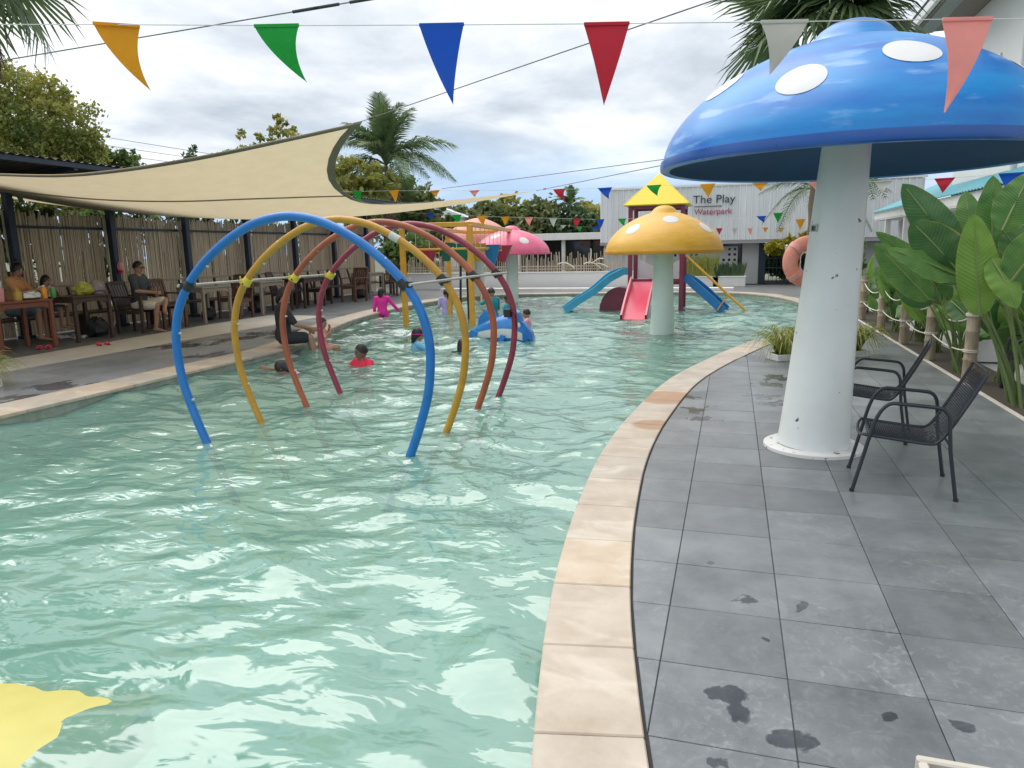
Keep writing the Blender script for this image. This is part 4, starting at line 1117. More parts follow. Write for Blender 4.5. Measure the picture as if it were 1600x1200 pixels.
# ------------------------------------------------------------------ pavilion roof over the terrace, its posts, the bamboo fence
PYS = [9.75, 12.45, 15.2, 17.9, 20.7, 23.45, 26.2, 28.95]
pav = thing('terrace_pavilion', 'dark corrugated roof on navy posts over the left terrace', 'pavilion', (-15.45, 17, 0))
for y in PYS:
    b = MB(); b.box((0, y - 17, 1.72), (0.16, 0.16, 3.44)); b.box((0, y - 17, 0.03), (.26, .26, .06)); b.build('post', 'navy_post', pav, bevel=0.01)
    b = MB(); b.bar((-1.2, y - 17, 3.36), (2.05, y - 17, 3.68), .09, .12); b.build('rafter', 'navy_post', pav)
for x, z in ((-1.0, 3.46), (.4, 3.60), (1.75, 3.72)):
    b = MB(); b.box((x, 0.2, z), (.07, 25.5, .06)); b.build('purlin', 'navy_post', pav)
b = MB(); P = []
for i in range(0, 620):
    y = -13.0 + i * 0.042; dz = 0.018 * math.sin(y / .21 * 2 * PI)
    P.append([Vector((-1.6, y, 3.455 + dz)), Vector((2.12, y, 3.80 + dz))])
b.grid(P); b.build('roof_sheet', 'roof_dark', pav, smooth=60, solid=0.004)
b = MB(); b.box((2.06, 0.2, 3.72), (.04, 26, .10)); b.build('eave_board', 'navy_post', pav)

fence = thing('bamboo_fence', 'tall bamboo cane fence with small openings behind the terrace', 'fence', (-15.72, 17, 0))
rr = random.Random(3)
bays = [(6.9, 9.75)] + list(zip(PYS, PYS[1:])) + [(28.95, 30.2)]
for y0, y1 in bays:
    b = MB(); y = y0 + .03; k_ = 0
    while y < y1 - .02:
        r = rr.uniform(.017, .027); h = 2.82 + rr.uniform(-.06, .10); x = rr.uniform(-.02, .02)
        lean = rr.uniform(-.02, .02); k_ += 1
        if ((y - y0) % 0.66) < 0.062:
            z0, z1 = 1.10 + rr.uniform(-.1, .15), 1.78 + rr.uniform(-.15, .2)
            b.cyl((x, y - 17, .02), (x, y - 17 + lean * .4, z0), r, r, 5); b.cyl((x, y - 17 + lean * .6, z1), (x, y - 17 + lean, h), r, r * .9, 5)
        else:
            b.cyl((x, y - 17, .02), (x, y - 17 + lean, h), r, r * .9, 5)
        y += r * 2 + rr.uniform(0, .006)
    y = y0 + .05
    while y < y1 - .03:
        r = rr.uniform(.016, .024)
        if not ((y - y0 + .02) % 0.66) < 0.105: b.cyl((-.05, y - 17, .02), (-.05, y - 17 + rr.uniform(-.02, .02), 2.78 + rr.uniform(-.1, .08)), r, r, 5)
        y += r * 2 + rr.uniform(.004, .02)
    o = b.build('cane_screen', 'bamboo', fence, smooth=60); tag(o, kind='stuff')
    for z in (2.52, .45):
        b = MB(); b.box((.055, (y0 + y1) / 2 - 17, z), (.04, y1 - y0 - .17, .06)); b.build('rail', 'navy_post', fence)
# bench that runs along the fence
bench = thing('long_bench', 'long low bench with slanted back struts along the bamboo fence', 'bench', (-14.75, 18.5, 0))
b = MB(); b.box((0, 0, .50), (.46, 19.5, .05)); b.build('seat', 'wood_dark', bench, bevel=0.006)
b = MB(); b.box((-.36, 0, 1.14), (.05, 19.5, .045)); b.build('top_rail', 'wood_grey', bench, bevel=0.005)
for i in range(27):
    y = -9.5 + i * .73
    b = MB(); b.bar((-.19, y, .52), (-.35, y, 1.12), .05, .07); b.build('back_strut', 'wood_dark', bench)
    if i % 3 == 0:
        b = MB(); b.box((0, y, .2375), (.36, .07, .475)); b.build('leg', 'wood_dark', bench)

# terrace tables and chairs (local x across, y along the terrace)
def table(mm, lab, x, y, L_, D, h, slat=True):
    t = thing('dining_table', lab, 'table', (x, y, 0))
    n = 6
    for i in range(n):
        b = MB(); w = D / n; b.box((-D / 2 + w * (i + .5), 0, h - .018), (w - .006, L_, .036)); b.build('top_plank', mm, t, bevel=0.004)
    for sx in (-1, 1):
        for sy in (-1, 1):
            b = MB(); px, py = sx * (D / 2 - .05), sy * (L_ / 2 - .05)
            b.bar((px, py, 0), (px, py, h - .038), .075, .075); b.build('leg', mm, t, bevel=0.005)
            b = MB(); poly = [Vector((px - .02, py - sy * .038, h - .20)), Vector((px - .02, py - sy * .19, h - .135)), Vector((px - .02, py - sy * .038, h - .135))]
            b.prism(poly, (.04, 0, 0)); b.build('corner_brace', mm, t)
        b = MB(); b.box((sx * (D / 2 - .05), 0, h - .09), (.03, L_ - .17, .09)); b.build('apron', mm, t)
    for sy in (-1, 1):
        b = MB(); b.box((0, sy * (L_ / 2 - .05), h - .09), (D - .17, .03, .09)); b.build('apron', mm, t)
    return t
def wchair(mm, lab, x, y, rz, s=1.0):
    t = thing('terrace_chair', lab, 'chair', (x, y, 0), rz); t.scale = (s, s, s)
    w, d = .56, .54
    for sx in (-1, 1):
        b = MB(); b.bar((sx * (w / 2 - .03), d / 2 - .03, 0), (sx * (w / 2 - .03), d / 2 - .03, .66), .055, .055); b.build('leg', mm, t, bevel=0.004)
        b = MB(); b.bar((sx * (w / 2 - .03), -d / 2 + .03, 0), (sx * (w / 2 - .03), -d / 2 + .03, .46), .055, .055); b.bar((sx * (w / 2 - .03), -d / 2 + .03, .44), (sx * (w / 2 - .03), -d / 2 - .10, .95), .05, .05); b.build('leg', mm, t, bevel=0.004)
        b = MB(); b.box((sx * (w / 2 - .03), -.01, .675), (.07, d + .02, .03)); b.build('armrest', mm, t, bevel=0.006)
        b = MB(); b.box((sx * (w / 2 - .03), 0, .39), (.03, d - .12, .07)); b.build('side_rail', mm, t)
    for i in range(5):
        b = MB(); b.box((0, -d / 2 + .08 + i * .095, .44), (w - .12, .085, .022)); b.build('seat_slat', mm, t, bevel=0.003)
    a, c = Vector((0, -d / 2 + .03 - .02, .50)), Vector((0, -d / 2 - .09, .93))
    for z in (.0, 1.0):
        p = a.lerp(c, z); b = MB(); b.box(p, (w - .11, .03, .07)); b.build('back_rail', mm, t, bevel=0.003)
    for i in range(6):
        xx = -w / 2 + .085 + i * (w - .17) / 5; b = MB(); b.bar(a + Vector((xx, 0, .03)), c + Vector((xx, 0, -.03)), .055, .018, (0, 1, 0)); b.build('back_slat', mm, t)
    return t
S_ = 1.27
H_ = 0.985
table('wood_red', 'red-brown table holding drinks at the left end of the terrace', -13.68, 10.75, 1.25, .85, H_)
table('wood_dark', 'dark table carrying a yellow plastic bag', -13.75, 12.42, 1.0, .80, H_)
table('wood_grey', 'weathered grey table to the right of the seated man', -13.7, 16.35, 1.15, .85, H_ - .02)
table('wood_grey', 'weathered grey table, second one along, behind the orange arch', -13.7, 18.85, 1.2, .85, H_)
table('wood_dark', 'dark table behind the maroon arch', -13.85, 21.4, 1.3, .85, H_)
table('wood_grey', 'grey table between the last two brown chairs', -13.8, 25.8, 1.2, .85, H_)
wchair('wood_dark', 'dark slatted armchair the man sits on', -13.72, 13.98, RD(-78), S_)
wchair('wood_brown', 'empty brown slatted armchair right beside the seated man', -13.75, 14.95, RD(-100), S_)
wchair('wood_brown', 'brown slatted chair between the two grey tables', -13.70, 17.6, RD(180), S_)
wchair('wood_dark', 'dark chair half behind the woman in black', -13.9, 20.3, RD(-70), S_)
wchair('wood_dark', 'dark chair just left of the maroon arch clamp', -13.9, 22.4, RD(100), S_)
wchair('wood_brown', 'brown slatted chair with its back to the pool behind the girl in magenta', -13.4, 23.95, RD(168), S_)
wchair('wood_brown', 'brown slatted chair farthest along the terrace', -13.4, 27.4, RD(168), S_)
wchair('wood_dark', 'dark chair beyond the last grey table', -14.2, 28.6, RD(70), S_)

# things on and under the tables
def bottle(nm, lab, cat, mm, x, y, z, r, h, cap_m=None):
    t = thing(nm, lab, cat, (x, y, z)); b = MB()
    b.lathe([(0.001, 0), (r, 0), (r, h * .66), (r * .9, h * .74), (r * .42, h * .86), (r * .42, h)] + [(0.001, h)], 14); b.build('container', mm, t, smooth=40)
    if cap_m:
        b = MB(); b.lathe([(r * .48, h * .93), (r * .48, h * 1.04), (0.001, h * 1.04)], 12); b.build('lid', cap_m, t, smooth=40)
    return t
def onT(px, py, x=-13.6): 
    return PX(px, py, x)
bottle('drink_bottle', 'orange juice bottle on the red-brown table', 'bottle', 'bottle_orange', *onT(70, 466)[:2], H_, .055, .26, 'white_paint')
p = onT(84, 466); 
t = thing('drink_can', 'green drink can at the right corner of the red-brown table', 'can', (p.x, p.y, H_)); b = MB(); b.lathe([(0.001, 0), (.045, 0), (.05, .015), (.05, .19), (.042, .205), (.001, .205)], 16); b.build('can_body', 'bottle_green', t, smooth=40)
b = MB(); b.lathe([(.001, .206), (.040, .206), (.040, .212), (.001, .212)], 14); b.build('can_lid', 'foil', t)
bottle('sauce_jar', 'mustard yellow jar in front of the woman', 'jar', 'jar_mustard', *onT(28, 466)[:2], H_, .075, .22, 'jar_mustard')
p = onT(2, 468); t = thing('tumbler', 'pink tumbler at the left edge of the red-brown table', 'cup', (p.x, p.y, H_)); b = MB(); b.lathe([(.001, 0), (.05, 0), (.065, .26), (.058, .26), (.045, .02), (.001, .02)], 16); b.build('cup_body', 'cup_pink', t, smooth=40)
b = MB(); b.tube([(0, 0, .05), (.02, .03, .40)], .008, 6); b.build('straw', 'white_paint', t)
def crumple(nm, lab, cat, mm, p, r, seed, par=None):
    b = MB(); rr = random.Random(seed); nu, nv = 16, 10; P = []
    for i in range(nv + 1):
        ph = PI * i / nv; row = []
        for j in range(nu):
            th = 2 * PI * j / nu; q = Vector((math.sin(ph) * math.cos(th), math.sin(ph) * math.sin(th), math.cos(ph)))
            f_ = 1 + .38 * mnoise.noise(q * 2.3 + Vector((seed, 0, 0))) + .2 * mnoise.noise(q * 6 + Vector((seed, 3, 0)))
            row.append(Vector((q.x * r[0] * f_, q.y * r[1] * f_, max(-r[2] * .8, q.z * r[2] * f_) + r[2] * .8)))
        P.append(row + [row[0]])
    b.grid(P); o = b.build(nm, mm, None, smooth=35, weld=True); o.location = p; tag(o, lab, cat); return o
p = onT(48, 466); crumple('snack_packet', 'crumpled silver snack wrapper on the red-brown table', 'wrapper', 'foil', (p.x, p.y, H_), (.14, .20, .09), 2)
p = onT(130, 456, -13.75); crumple('plastic_bag', 'yellow plastic bag on the dark table', 'bag', 'plastic_yellow', (p.x, p.y, H_), (.17, .22, .15), 5)
p = onT(152, 456, -13.8); crumple('plastic_bag', 'clear pinkish plastic bag beside the yellow bag', 'bag', 'plastic_clear', (p.x, p.y, H_), (.17, .19, .17), 9)
def tote(lab, p, sx, sy, h, seed):
    t = thing('tote_bag', lab, 'bag', p); 
    o = crumple('x', '', '', 'bag_black', (0, 0, 0), (sx, sy, h), seed); o.name = 'bag_body'
    for k_ in ('label', 'category'): 
        if k_ in o: del o[k_]
    o.parent = t
    b = MB(); b.tube(bez((-sx * .3, 0, h * 1.2), (0, 0, h * 2.6), (sx * .3, 0, h * 1.2), 8), .012, 6); b.build('handle', 'bag_black', t)
p = PZ(192, 527); tote('black tote bag on the floor under the dark table', (-14.0, 13.05, 0), .2, .26, .24, 4)
tote('black bag on the floor under the first grey table', (-14.1, 16.9, 0), .16, .22, .20, 6)
tote('black bag on the floor below the second grey table', (-14.2, 19.2, 0), .18, .22, .2, 7)
tote('dark bag on the floor below the last grey table', (-14.2, 25.9, 0), .2, .3, .2, 12)
def shoe_pair(nm, lab, mm, p, rz, L_=.27, kind='shoe'):
    t = thing(nm, lab, 'footwear', p, rz)
    for s in (-1, 1):
        b = MB(); off_ = s * .075
        P = []
        for u, wv, hv in ((0, .03, .05), (.1, .045, .075), (.35, .045, .07 if kind == 'shoe' else .02), (.7, .055, .05 if kind == 'shoe' else .02), (.92, .045, .035 if kind == 'shoe' else .02), (1, .015, .02)):
            if kind != 'shoe': hv = .02
            P.append([Vector((off_ - wv, u * L_, .0)), Vector((off_ - wv, u * L_, hv * .6)), Vector((off_, u * L_, hv)), Vector((off_ + wv, u * L_, hv * .6)), Vector((off_ + wv, u * L_, 0))])
        b.grid(P)
        o = b.build('shoe' if kind == 'shoe' else 'sole', mm, t, smooth=60)
        if kind != 'shoe':
            b = MB(); b.tube(bez((off_ - .05, L_ * .62, .02), (off_, L_ * .60, .10), (off_ + .05, L_ * .62, .02), 8), .014, 6); b.build('strap', mm, o)
    return t
for (px, py, lab, mm, rz) in ((66, 531, 'white trainers under the red-brown table, left pair', 'plastic_white', .4), (84, 529, 'white trainers under the right edge of the red-brown table', 'cloth_white', -.3),
                              (110, 527, 'grey and white trainers between the two left tables', 'plastic_white', .9), (130, 529, 'white trainer pair nearest to the dark table', 'plastic_white', 1.3)):
    p = PZ(px, py); shoe_pair('trainers', lab, mm, (p.x, p.y, 0), rz, .34)
p = PZ(68, 546); shoe_pair('slippers', 'red slippers in front of the red-brown table', 'plastic_red', (p.x, p.y, 0), .8, .32, 'flat')
p = PZ(164, 540); shoe_pair('sandals', 'red sandals left on the cream strip', 'plastic_red', (p.x, p.y, 0.0), 1.0, .3, 'flat')
# lantern on a post
t = thing('wall_lantern', 'small red and white lantern hanging on the second navy post', 'lantern', (-15.30, 15.2, 1.45))
b = MB(); b.lathe([(.001, .0), (.07, .01), (.085, .1), (.06, .2), (.03, .23), (.001, .23)], 12); b.build('lamp_glass', 'cup_pink', t, smooth=50)
b = MB(); b.lathe([(.001, -.09), (.06, -.07), (.07, .0), (.001, .005)], 12); b.build('lamp_base', 'plastic_red', t, smooth=50)

# ------------------------------------------------------------------ shade sail (four-cornered cloth, see-through to the light)
def sail():
    t = thing('shade_sail', 'large beige shade sail stretched over the left half of the pool', 'shade sail', (-9, 12, 3))
    # edge curves in the place; the near edge stands between the roof side and the high mast corner
    top = [PY(-330, 262, 8.0), PY(-120, 268, 8.6), PY(0, 271, 9.0), PY(100, 272, 9.4), PY(200, 262, 9.8), PY(330, 240, 10.4), PY(450, 215, 10.8), PY(564, 190, 11.2)]
    right = [PY(564, 190, 11.2), PY(541, 215, 11.6), PY(527, 240, 12.2), PY(521, 264, 12.8), PY(525, 285, 13.5), PY(540, 302, 14.3), PY(562, 314, 15.2), PY(600, 319, 16.6), PY(680, 315, 19), PY(760, 307, 22), PY(838, 298, 25)]
    bot = [PY(-330, 262, 15.0), PY(-120, 292, 15.2), PY(0, 308, 15.4), PY(150, 328, 15.6), PY(300, 340, 15.9), PY(450, 343, 16.4), PY(570, 337, 17.4), PY(680, 325, 20), PY(770, 311, 22.8), PY(838, 298, 25)]
    def rs(P, n):
        Q = crom(P, 12); d = [0.0]
        for a, c in zip(Q, Q[1:]): d.append(d[-1] + (c - a).length)
        out = []
        for i in range(n + 1):
            s_ = d[-1] * i / n; k = 0
            while k < len(d) - 2 and d[k + 1] < s_: k += 1
            out.append(Q[k].lerp(Q[k + 1], (s_ - d[k]) / max(1e-9, d[k + 1] - d[k])))
        return out
    n1_, n2_ = 40, 26
    T = rs(top, n1_); B0 = rs(bot, n1_); Rr = rs(right, n2_); Lf = rs([top[0], (top[0] + bot[0]) / 2, bot[0]], n2_)
    P = []
    for i in range(n1_ + 1):
        u = i / n1_; row = []
        for j in range(n2_ + 1):
            v = j / n2_
            c = T[i] * (1 - v) + B0[i] * v + (Rr[j] - (T[-1] * (1 - v) + B0[-1] * v)) * u ** 3
            row.append(c - Vector(t.location))
        P.append(row)
    b = MB(); b.grid(P); b.build('cloth', 'sail', t, smooth=80)
    loc = Vector(t.location)
    def binding(line, w, nm):
        b = MB(); Q = []
        for i, (p, inner) in enumerate(line):
            d = (inner - p).normalized(); Q.append([p - d * .02 , p + d * w])
        up_ = Vector((0, 0, .006))
        b.grid([[a - loc - up_ * 2, c - loc - up_ * 2] for a, c in Q]); b.build(nm, 'sail_edge', t, smooth=60, solid=0.02)
    binding([(T[i], P[i][3] + loc) for i in range(n1_ + 1)], .10, 'edge_binding')
    binding([(Rr[j], P[-4][j] + loc) for j in range(int(n2_ * .62))], .13, 'edge_binding')
    sl = []
    for i in range(0, n1_ + 1):
        f_ = (.42 - .14 * i / n1_) * n2_; k_ = int(f_); sl.append(P[i][k_].lerp(P[i][k_ + 1], f_ - k_))
    b = MB(); b.tube([p - Vector((0, 0, .012)) for p in sl], .016, 5); b.build('seam', 'sail_edge', t)
    return T[-1], Rr[-1]
S1, S2 = sail()
def cable(lab, a, c, r=.012, sag=.0, turn=True):
    t = thing('steel_cable', lab, 'cable', tuple((a + c) / 2)); o = (a + c) / 2
    b = MB(); m_ = o - Vector((0, 0, sag)); b.tube([p - o for p in bez(a, m_, c, 10)], r, 6); b.build('wire_rope', 'wire', t)
    if turn is not None:
        for u in turn:
            p = a.lerp(c, u) - o; d = (c - a).normalized(); b = MB(); b.cyl(p - d * .12, p + d * .12, r * 2.6, r * 2.6, 8); b.build('turnbuckle', 'dark_metal', t)
    return t
cable('cable running from the high corner of the shade sail up to the right', S1, PY(1180, -22, 6.0), .006, 0, (.06,))
cable('cable running from the right tip of the shade sail to the blue mushroom', S2, PY(1075, 250, 14.0), .009, 0, (.1,))
cable('thin wire crossing the low sky toward the blue mushroom', PY(690, 295, 26), PY(1060, 246, 18.0), .010, 0, ())
cable('upper left cable with two turnbuckles', PY(-40, 102, 5.4), PY(640, -12, 6.2), .0055, 0, (.775, .82, .90))
for k_ in range(4):
    cable('power line behind the left trees, %s' % ['topmost', 'second from the top', 'second from the bottom', 'lowest'][k_], PY(150, 212 + k_ * 13, 44), PY(420, 255 + k_ * 9, 44), .02, 0, ())

# ------------------------------------------------------------------ buntings
def flag_mesh(w, h, seed, twist=0.0, curl=0.0):
    rr = random.Random(seed); b = MB(); P = []; n = 9
    ph = rr.uniform(0, 6)
    for i in range(n + 1):
        v = i / n; row = []
        for j in range(7):
            u = j / 6; x = (u - .5) * w * (1 - v) ; x += curl * v * v * w
            y = .03 * w * math.sin(3.1 * u + ph) * (.3 + v) + twist * v * h * .5 + .04 * w * math.sin(5 * v + ph)
            row.append(Vector((x, y, -v * h)))
        P.append(row)
    b.grid(P); return b
def bunting(lab, pts3, flags, group='strings of pennants'):
    """pts3: string path; flags: (point, colour, width, height, curl, twist, dir)"""
    t = thing('bunting', lab, 'bunting', tuple(pts3[0])); o = Vector(pts3[0])
    b = MB(); b.tube([p - o for p in pts3], flags[0][2] * .011, 6); b.build('string', 'pale_string', t)
    for i, (p, col, w, h, curl, tw_, d) in enumerate(flags):
        b = flag_mesh(w, h, i + len(lab), tw_, curl); f_ = b.build('flag', 'flag_' + col, t, smooth=70, solid=0.0015)
        f_.location = p - o; f_.rotation_euler = (0, 0, math.atan2(d.y, d.x)); f_['label'] = '%s triangular pennant' % col
        b = MB(); b.box((0, 0, .0), (w * 1.0, .008, .014 * w / .2)); hm = b.build('hem', 'flag_' + col, f_)
def fw(px, py, d):   # point at camera depth d
    c = np.array([(px - 800) / F, -(py - 600) / F, 1.0]) * d
    return O + Vector(MR @ c)
D1 = 3.3
dirR = Vector((MR[0][0], MR[1][0], 0)).normalized()
pts = [fw(-60, 38, D1), fw(186, 38.5, D1), fw(430, 40, D1), fw(690, 39, D1), fw(948, 37, D1), fw(1226, 34, D1), fw(1512, 29.5, D1), fw(1700, 29, D1)]
sc_ = D1 / F
bunting('nearest bunting of large pennants across the top of the view', pts,
        [(fw(182, 38.5, D1), 'yellow', 66 * sc_, 92 * sc_, .55, .35, (dirR + Vector((.2, .5, 0)))), (fw(432, 40, D1), 'green', 70 * sc_, 80 * sc_, .52, .4, dirR), (fw(690, 38.5, D1), 'blue', 70 * sc_, 119 * sc_, .20, 0, dirR),
         (fw(948, 37, D1), 'red', 71 * sc_, 120 * sc_, -.05, 0, dirR), (fw(1226, 33.5, D1), 'white', 74 * sc_, 76 * sc_, -.22, .2, dirR), (fw(1512, 29.5, D1), 'coral', 78 * sc_, 138 * sc_, -.28, 0, dirR)])
def far_bunting(lab, spec, d0, d1, x0, x1, ext=40, kw=1.0):
    def dep(px): 
        return 1 / (1 / d0 + (1 / d1 - 1 / d0) * (px - x0) / (x1 - x0))
    P3 = [fw(px, py, dep(px)) for px, py, *_ in spec]
    a = P3[0] + (P3[0] - P3[1]).normalized() * .8; z = P3[-1] + (P3[-1] - P3[-2]).normalized() * .8
    d = (P3[-1] - P3[0]); d.z = 0; d.normalize()
    bunting(lab, [a] + P3 + [z], [(p, s[2], s[3] * dep(s[0]) / F / max(.35, abs(d.dot(dirR))), s[4] * dep(s[0]) / F, s[5], s[6], d) for p, s in zip(P3, spec)])
far_bunting('second bunting, strung from above the bamboo terrace to the right-hand plants',
            [(558, 299, 'green', 16, 17, .2, .2), (616, 298, 'yellow', 16, 17, .1, 0), (679, 298, 'yellow', 16, 10, .2, .3), (741, 298, 'coral', 16, 10, 0, .3), (874, 296, 'red', 18, 18, .4, .2), (945, 294, 'blue', 20, 17, .3, .2), (1022, 290, 'green', 20, 16, .2, .2),
             (1106, 288, 'yellow', 20, 20, .05, 0), (1188, 286, 'yellow', 20, 12, .05, .2), (1278, 285, 'coral', 22, 14, .0, 0), (1380, 283, 'white', 22, 18, 0, 0), (1476, 279, 'red', 23, 22, -.05, 0), (1582, 271, 'blue', 30, 37, .05, 0)], 15, 9, 558, 1582)
far_bunting('third bunting, hanging in front of the far trees and the white wall',
            [(672, 334, 'blue', 15, 9, .1, .2), (714, 336, 'green', 15, 14, .1, 0), (753, 338, 'yellow', 15, 15, .1, 0), (789, 339, 'yellow', 13, 13, 0, 0), (826, 340, 'coral', 13, 14, .1, 0), (864, 341, 'white', 12, 14, .1, 0), (901, 342, 'red', 12, 15, 0, 0), (938, 343, 'blue', 12, 16, -.1, .1), (972, 342, 'green', 12, 12, .3, .2),
             (1190, 338, 'blue', 13, 10, .3, .2), (1216, 333, 'green', 13, 15, 0, 0), (1251, 343, 'yellow', 13, 16, 0, 0)], 20, 16, 672, 1251)
far_bunting('farthest bunting of tiny pennants along the foot of the white cladding',
            [(880, 352, 'white', 9, 5, 0, 0), (905, 354, 'green', 10, 8, .1, 0), (930, 355, 'blue', 10, 7, 0, 0), (1124, 357, 'red', 10, 10, 0, 0), (1148, 357, 'white', 8, 11, 0, 0), (1172, 357, 'coral', 8, 10, .2, 0), (1196, 356, 'yellow', 9, 7, 0, .2), (1221, 356, 'yellow', 9, 8, 0, .2)], 28, 28, 880, 1221)

# ------------------------------------------------------------------ far side: low white wall, stick fence, shelter, main building
wl = thing('low_white_wall', 'low white plaster wall along the far end of the pool', 'wall', (-9.2, 31.2, 0))
b = MB(); b.box((0, 0, .36), (11.6, .25, .72)); b.build('plaster', 'wall_white', wl, bevel=0.01)
b = MB(); b.box((0, 0, .745), (11.66, .31, .05)); b.build('wall_cap', 'white_paint', wl, bevel=0.006)
sf = thing('stick_fence', 'fence of thin uneven pale sticks on top of the low white wall', 'fence', (-9.2, 31.2, .77))
rr = random.Random(8); b = MB(); x = -5.75
while x < 5.75:
    h = rr.choice((rr.uniform(.45, .7), rr.uniform(.7, 1.0))); r = rr.uniform(.012, .026)
    b.cyl((x, rr.uniform(-.03, .03), 0), (x + rr.uniform(-.02, .02), 0, h), r, r * .8, 5); x += rr.uniform(.05, .105)
tag(b.build('stick_row', 'bamboo_pale', sf, smooth=60), kind='stuff')
for z in (.12, .24):
    b = MB(); b.box((0, .04, z), (11.5, .03, .05)); b.build('rail', 'bamboo_pale', sf)
C('sign_wire', (0.62, 0.58, 0.50), 0.6)
for k_, cx_ in enumerate((-5.05 + 9.2 - 1.9, -5.05 + 9.2 - .75)):
    t = thing('driftwood_figure', ['curved pale driftwood piece on the stick fence', 'pale branch figure shaped like a crab on the stick fence'][k_], 'ornament', (-9.2 + cx_, 31.05, 1.0))
    b = MB(); b.tube(bez((-.35, 0, .1), (0, 0, .28), (.38, 0, -.08), 8), .03, 6); 
    if k_: b.tube(bez((-.1, 0, .1), (.0, 0, .5), (-.05, 0, .75), 6), .03, 6); b.tube(bez((0, 0, .1), (.3, 0, .4), (.5, 0, .3), 6), .03, 6); b.tube(bez((.1, 0, .1), (.4, 0, .15), (.7, 0, -.05), 6), .03, 6)
    b.build('branch', 'sign_wire', t, smooth=60)
sh = thing('open_shelter', 'long open shelter with a white roof edge behind the stick fence', 'shelter', (-9.5, 37, 0))
b = MB(); b.box((0, 1.5, 2.45), (8.2, 4.4, .12)); b.box((0, -.72, 2.36), (8.24, .06, .34)); b.build('roof', 'white_paint', sh, bevel=0.01)
for x in (-3.6, -1.2, 1.2, 3.4):
    b = MB(); b.box((x, -.4, 1.19), (.18, .18, 2.38)); b.build('post', 'wall_white', sh)
b = MB(); b.box((0, 3.6, 1.19), (8, .1, 2.36)); b.build('back_wall', 'glass_dark', sh)

mb = thing('main_building', 'two-storey entrance building clad in white ribbed metal with its name in dark and red letters', 'building', (-2.2, 34.6, 0))
bx0, bx1 = -6.05, 7.6
def lx(x): return x + 2.2
nP = int((bx1 - bx0) / .52); pm = MB()
pm.box((0, 0, 0), (.51, .05, 2.4)); pm.prism([Vector((-.26, -.025, -1.2)), Vector((-.235, -.085, -1.2)), Vector((-.195, -.085, -1.2)), Vector((-.17, -.025, -1.2))], (0, 0, 2.4)); pm.prism([Vector((.0, -.025, -1.2)), Vector((.025, -.085, -1.2)), Vector((.065, -.085, -1.2)), Vector((.09, -.025, -1.2))], (0, 0, 2.4))
pme = pm.mesh('cladding_panel', 'clad_white')
for i in range(nP): link('cladding_panel', pme, mb, (lx(bx0) + .26 + i * .52, 0, 3.2))
b = MB(); b.box((lx((bx0 + bx1) / 2), 2.6, 3.2), (bx1 - bx0, 5.0, 2.38)); b.build('upper_volume', 'clad_white', mb)
b = MB(); b.box((lx((bx0 + bx1) / 2), -.02, 4.44), (bx1 - bx0 + .1, .16, .08)); b.build('parapet', 'white_paint', mb)
b = MB(); b.box((lx((bx0 + bx1) / 2), 1.3, 1.93), (bx1 - bx0, 2.9, .12)); b.build('soffit', 'soffit_grey', mb)
# perforated wall with square openings
bw = MB(); cw = .245; x0, x1, zb, zt = -3.2, 0.42, 0.0, 1.86
rr = random.Random(4); cols = int((x1 - x0) / cw); rows = int((zt - zb) / cw)
for i in range(cols):
    for j in range(rows):
        X0_, Z0_ = x0 + i * cw, zb + j * cw
        if rr.random() < .66 and j > 0:
            a = .065; xi, xj, zi, zj = X0_ + a, X0_ + cw - a, Z0_ + a, Z0_ + cw - a
            q = [(X0_, Z0_), (X0_ + cw, Z0_), (X0_ + cw, Z0_ + cw), (X0_, Z0_ + cw)]; r_ = [(xi, zi), (xj, zi), (xj, zj), (xi, zj)]
            vs_ = [(lx(x), .6, z) for x, z in q] + [(lx(x), .6, z) for x, z in r_] + [(lx(x), .78, z) for x, z in r_]
            bw.add(vs_, [(k_, (k_ + 1) % 4, 4 + (k_ + 1) % 4, 4 + k_) for k_ in range(4)] + [(4 + k_, 4 + (k_ + 1) % 4, 8 + (k_ + 1) % 4, 8 + k_) for k_ in range(4)])
        else:
            bw.add([(lx(X0_), .6, Z0_), (lx(X0_ + cw), .6, Z0_), (lx(X0_ + cw), .6, Z0_ + cw), (lx(X0_), .6, Z0_ + cw)], [(0, 1, 2, 3)])
bw.build('breeze_block_wall', 'wall_grey', mb)
b = MB(); b.box((lx(.83), .69, .93), (.80, .18, 1.86)); b.build('pier', 'wall_grey', mb)
b = MB(); b.box((lx(-4.6), .69, .93), (2.78, .18, 1.86)); b.build('pier', 'wall_grey', mb)
b = MB(); b.box((lx(-1.5), 2.2, .93), (6.0, .1, 1.86)); b.build('inner_wall', 'glass_dark', mb)
b = MB(); b.box((lx(7.2), .69, .93), (4, .18, 1.86)); b.build('pier', 'wall_grey', mb)
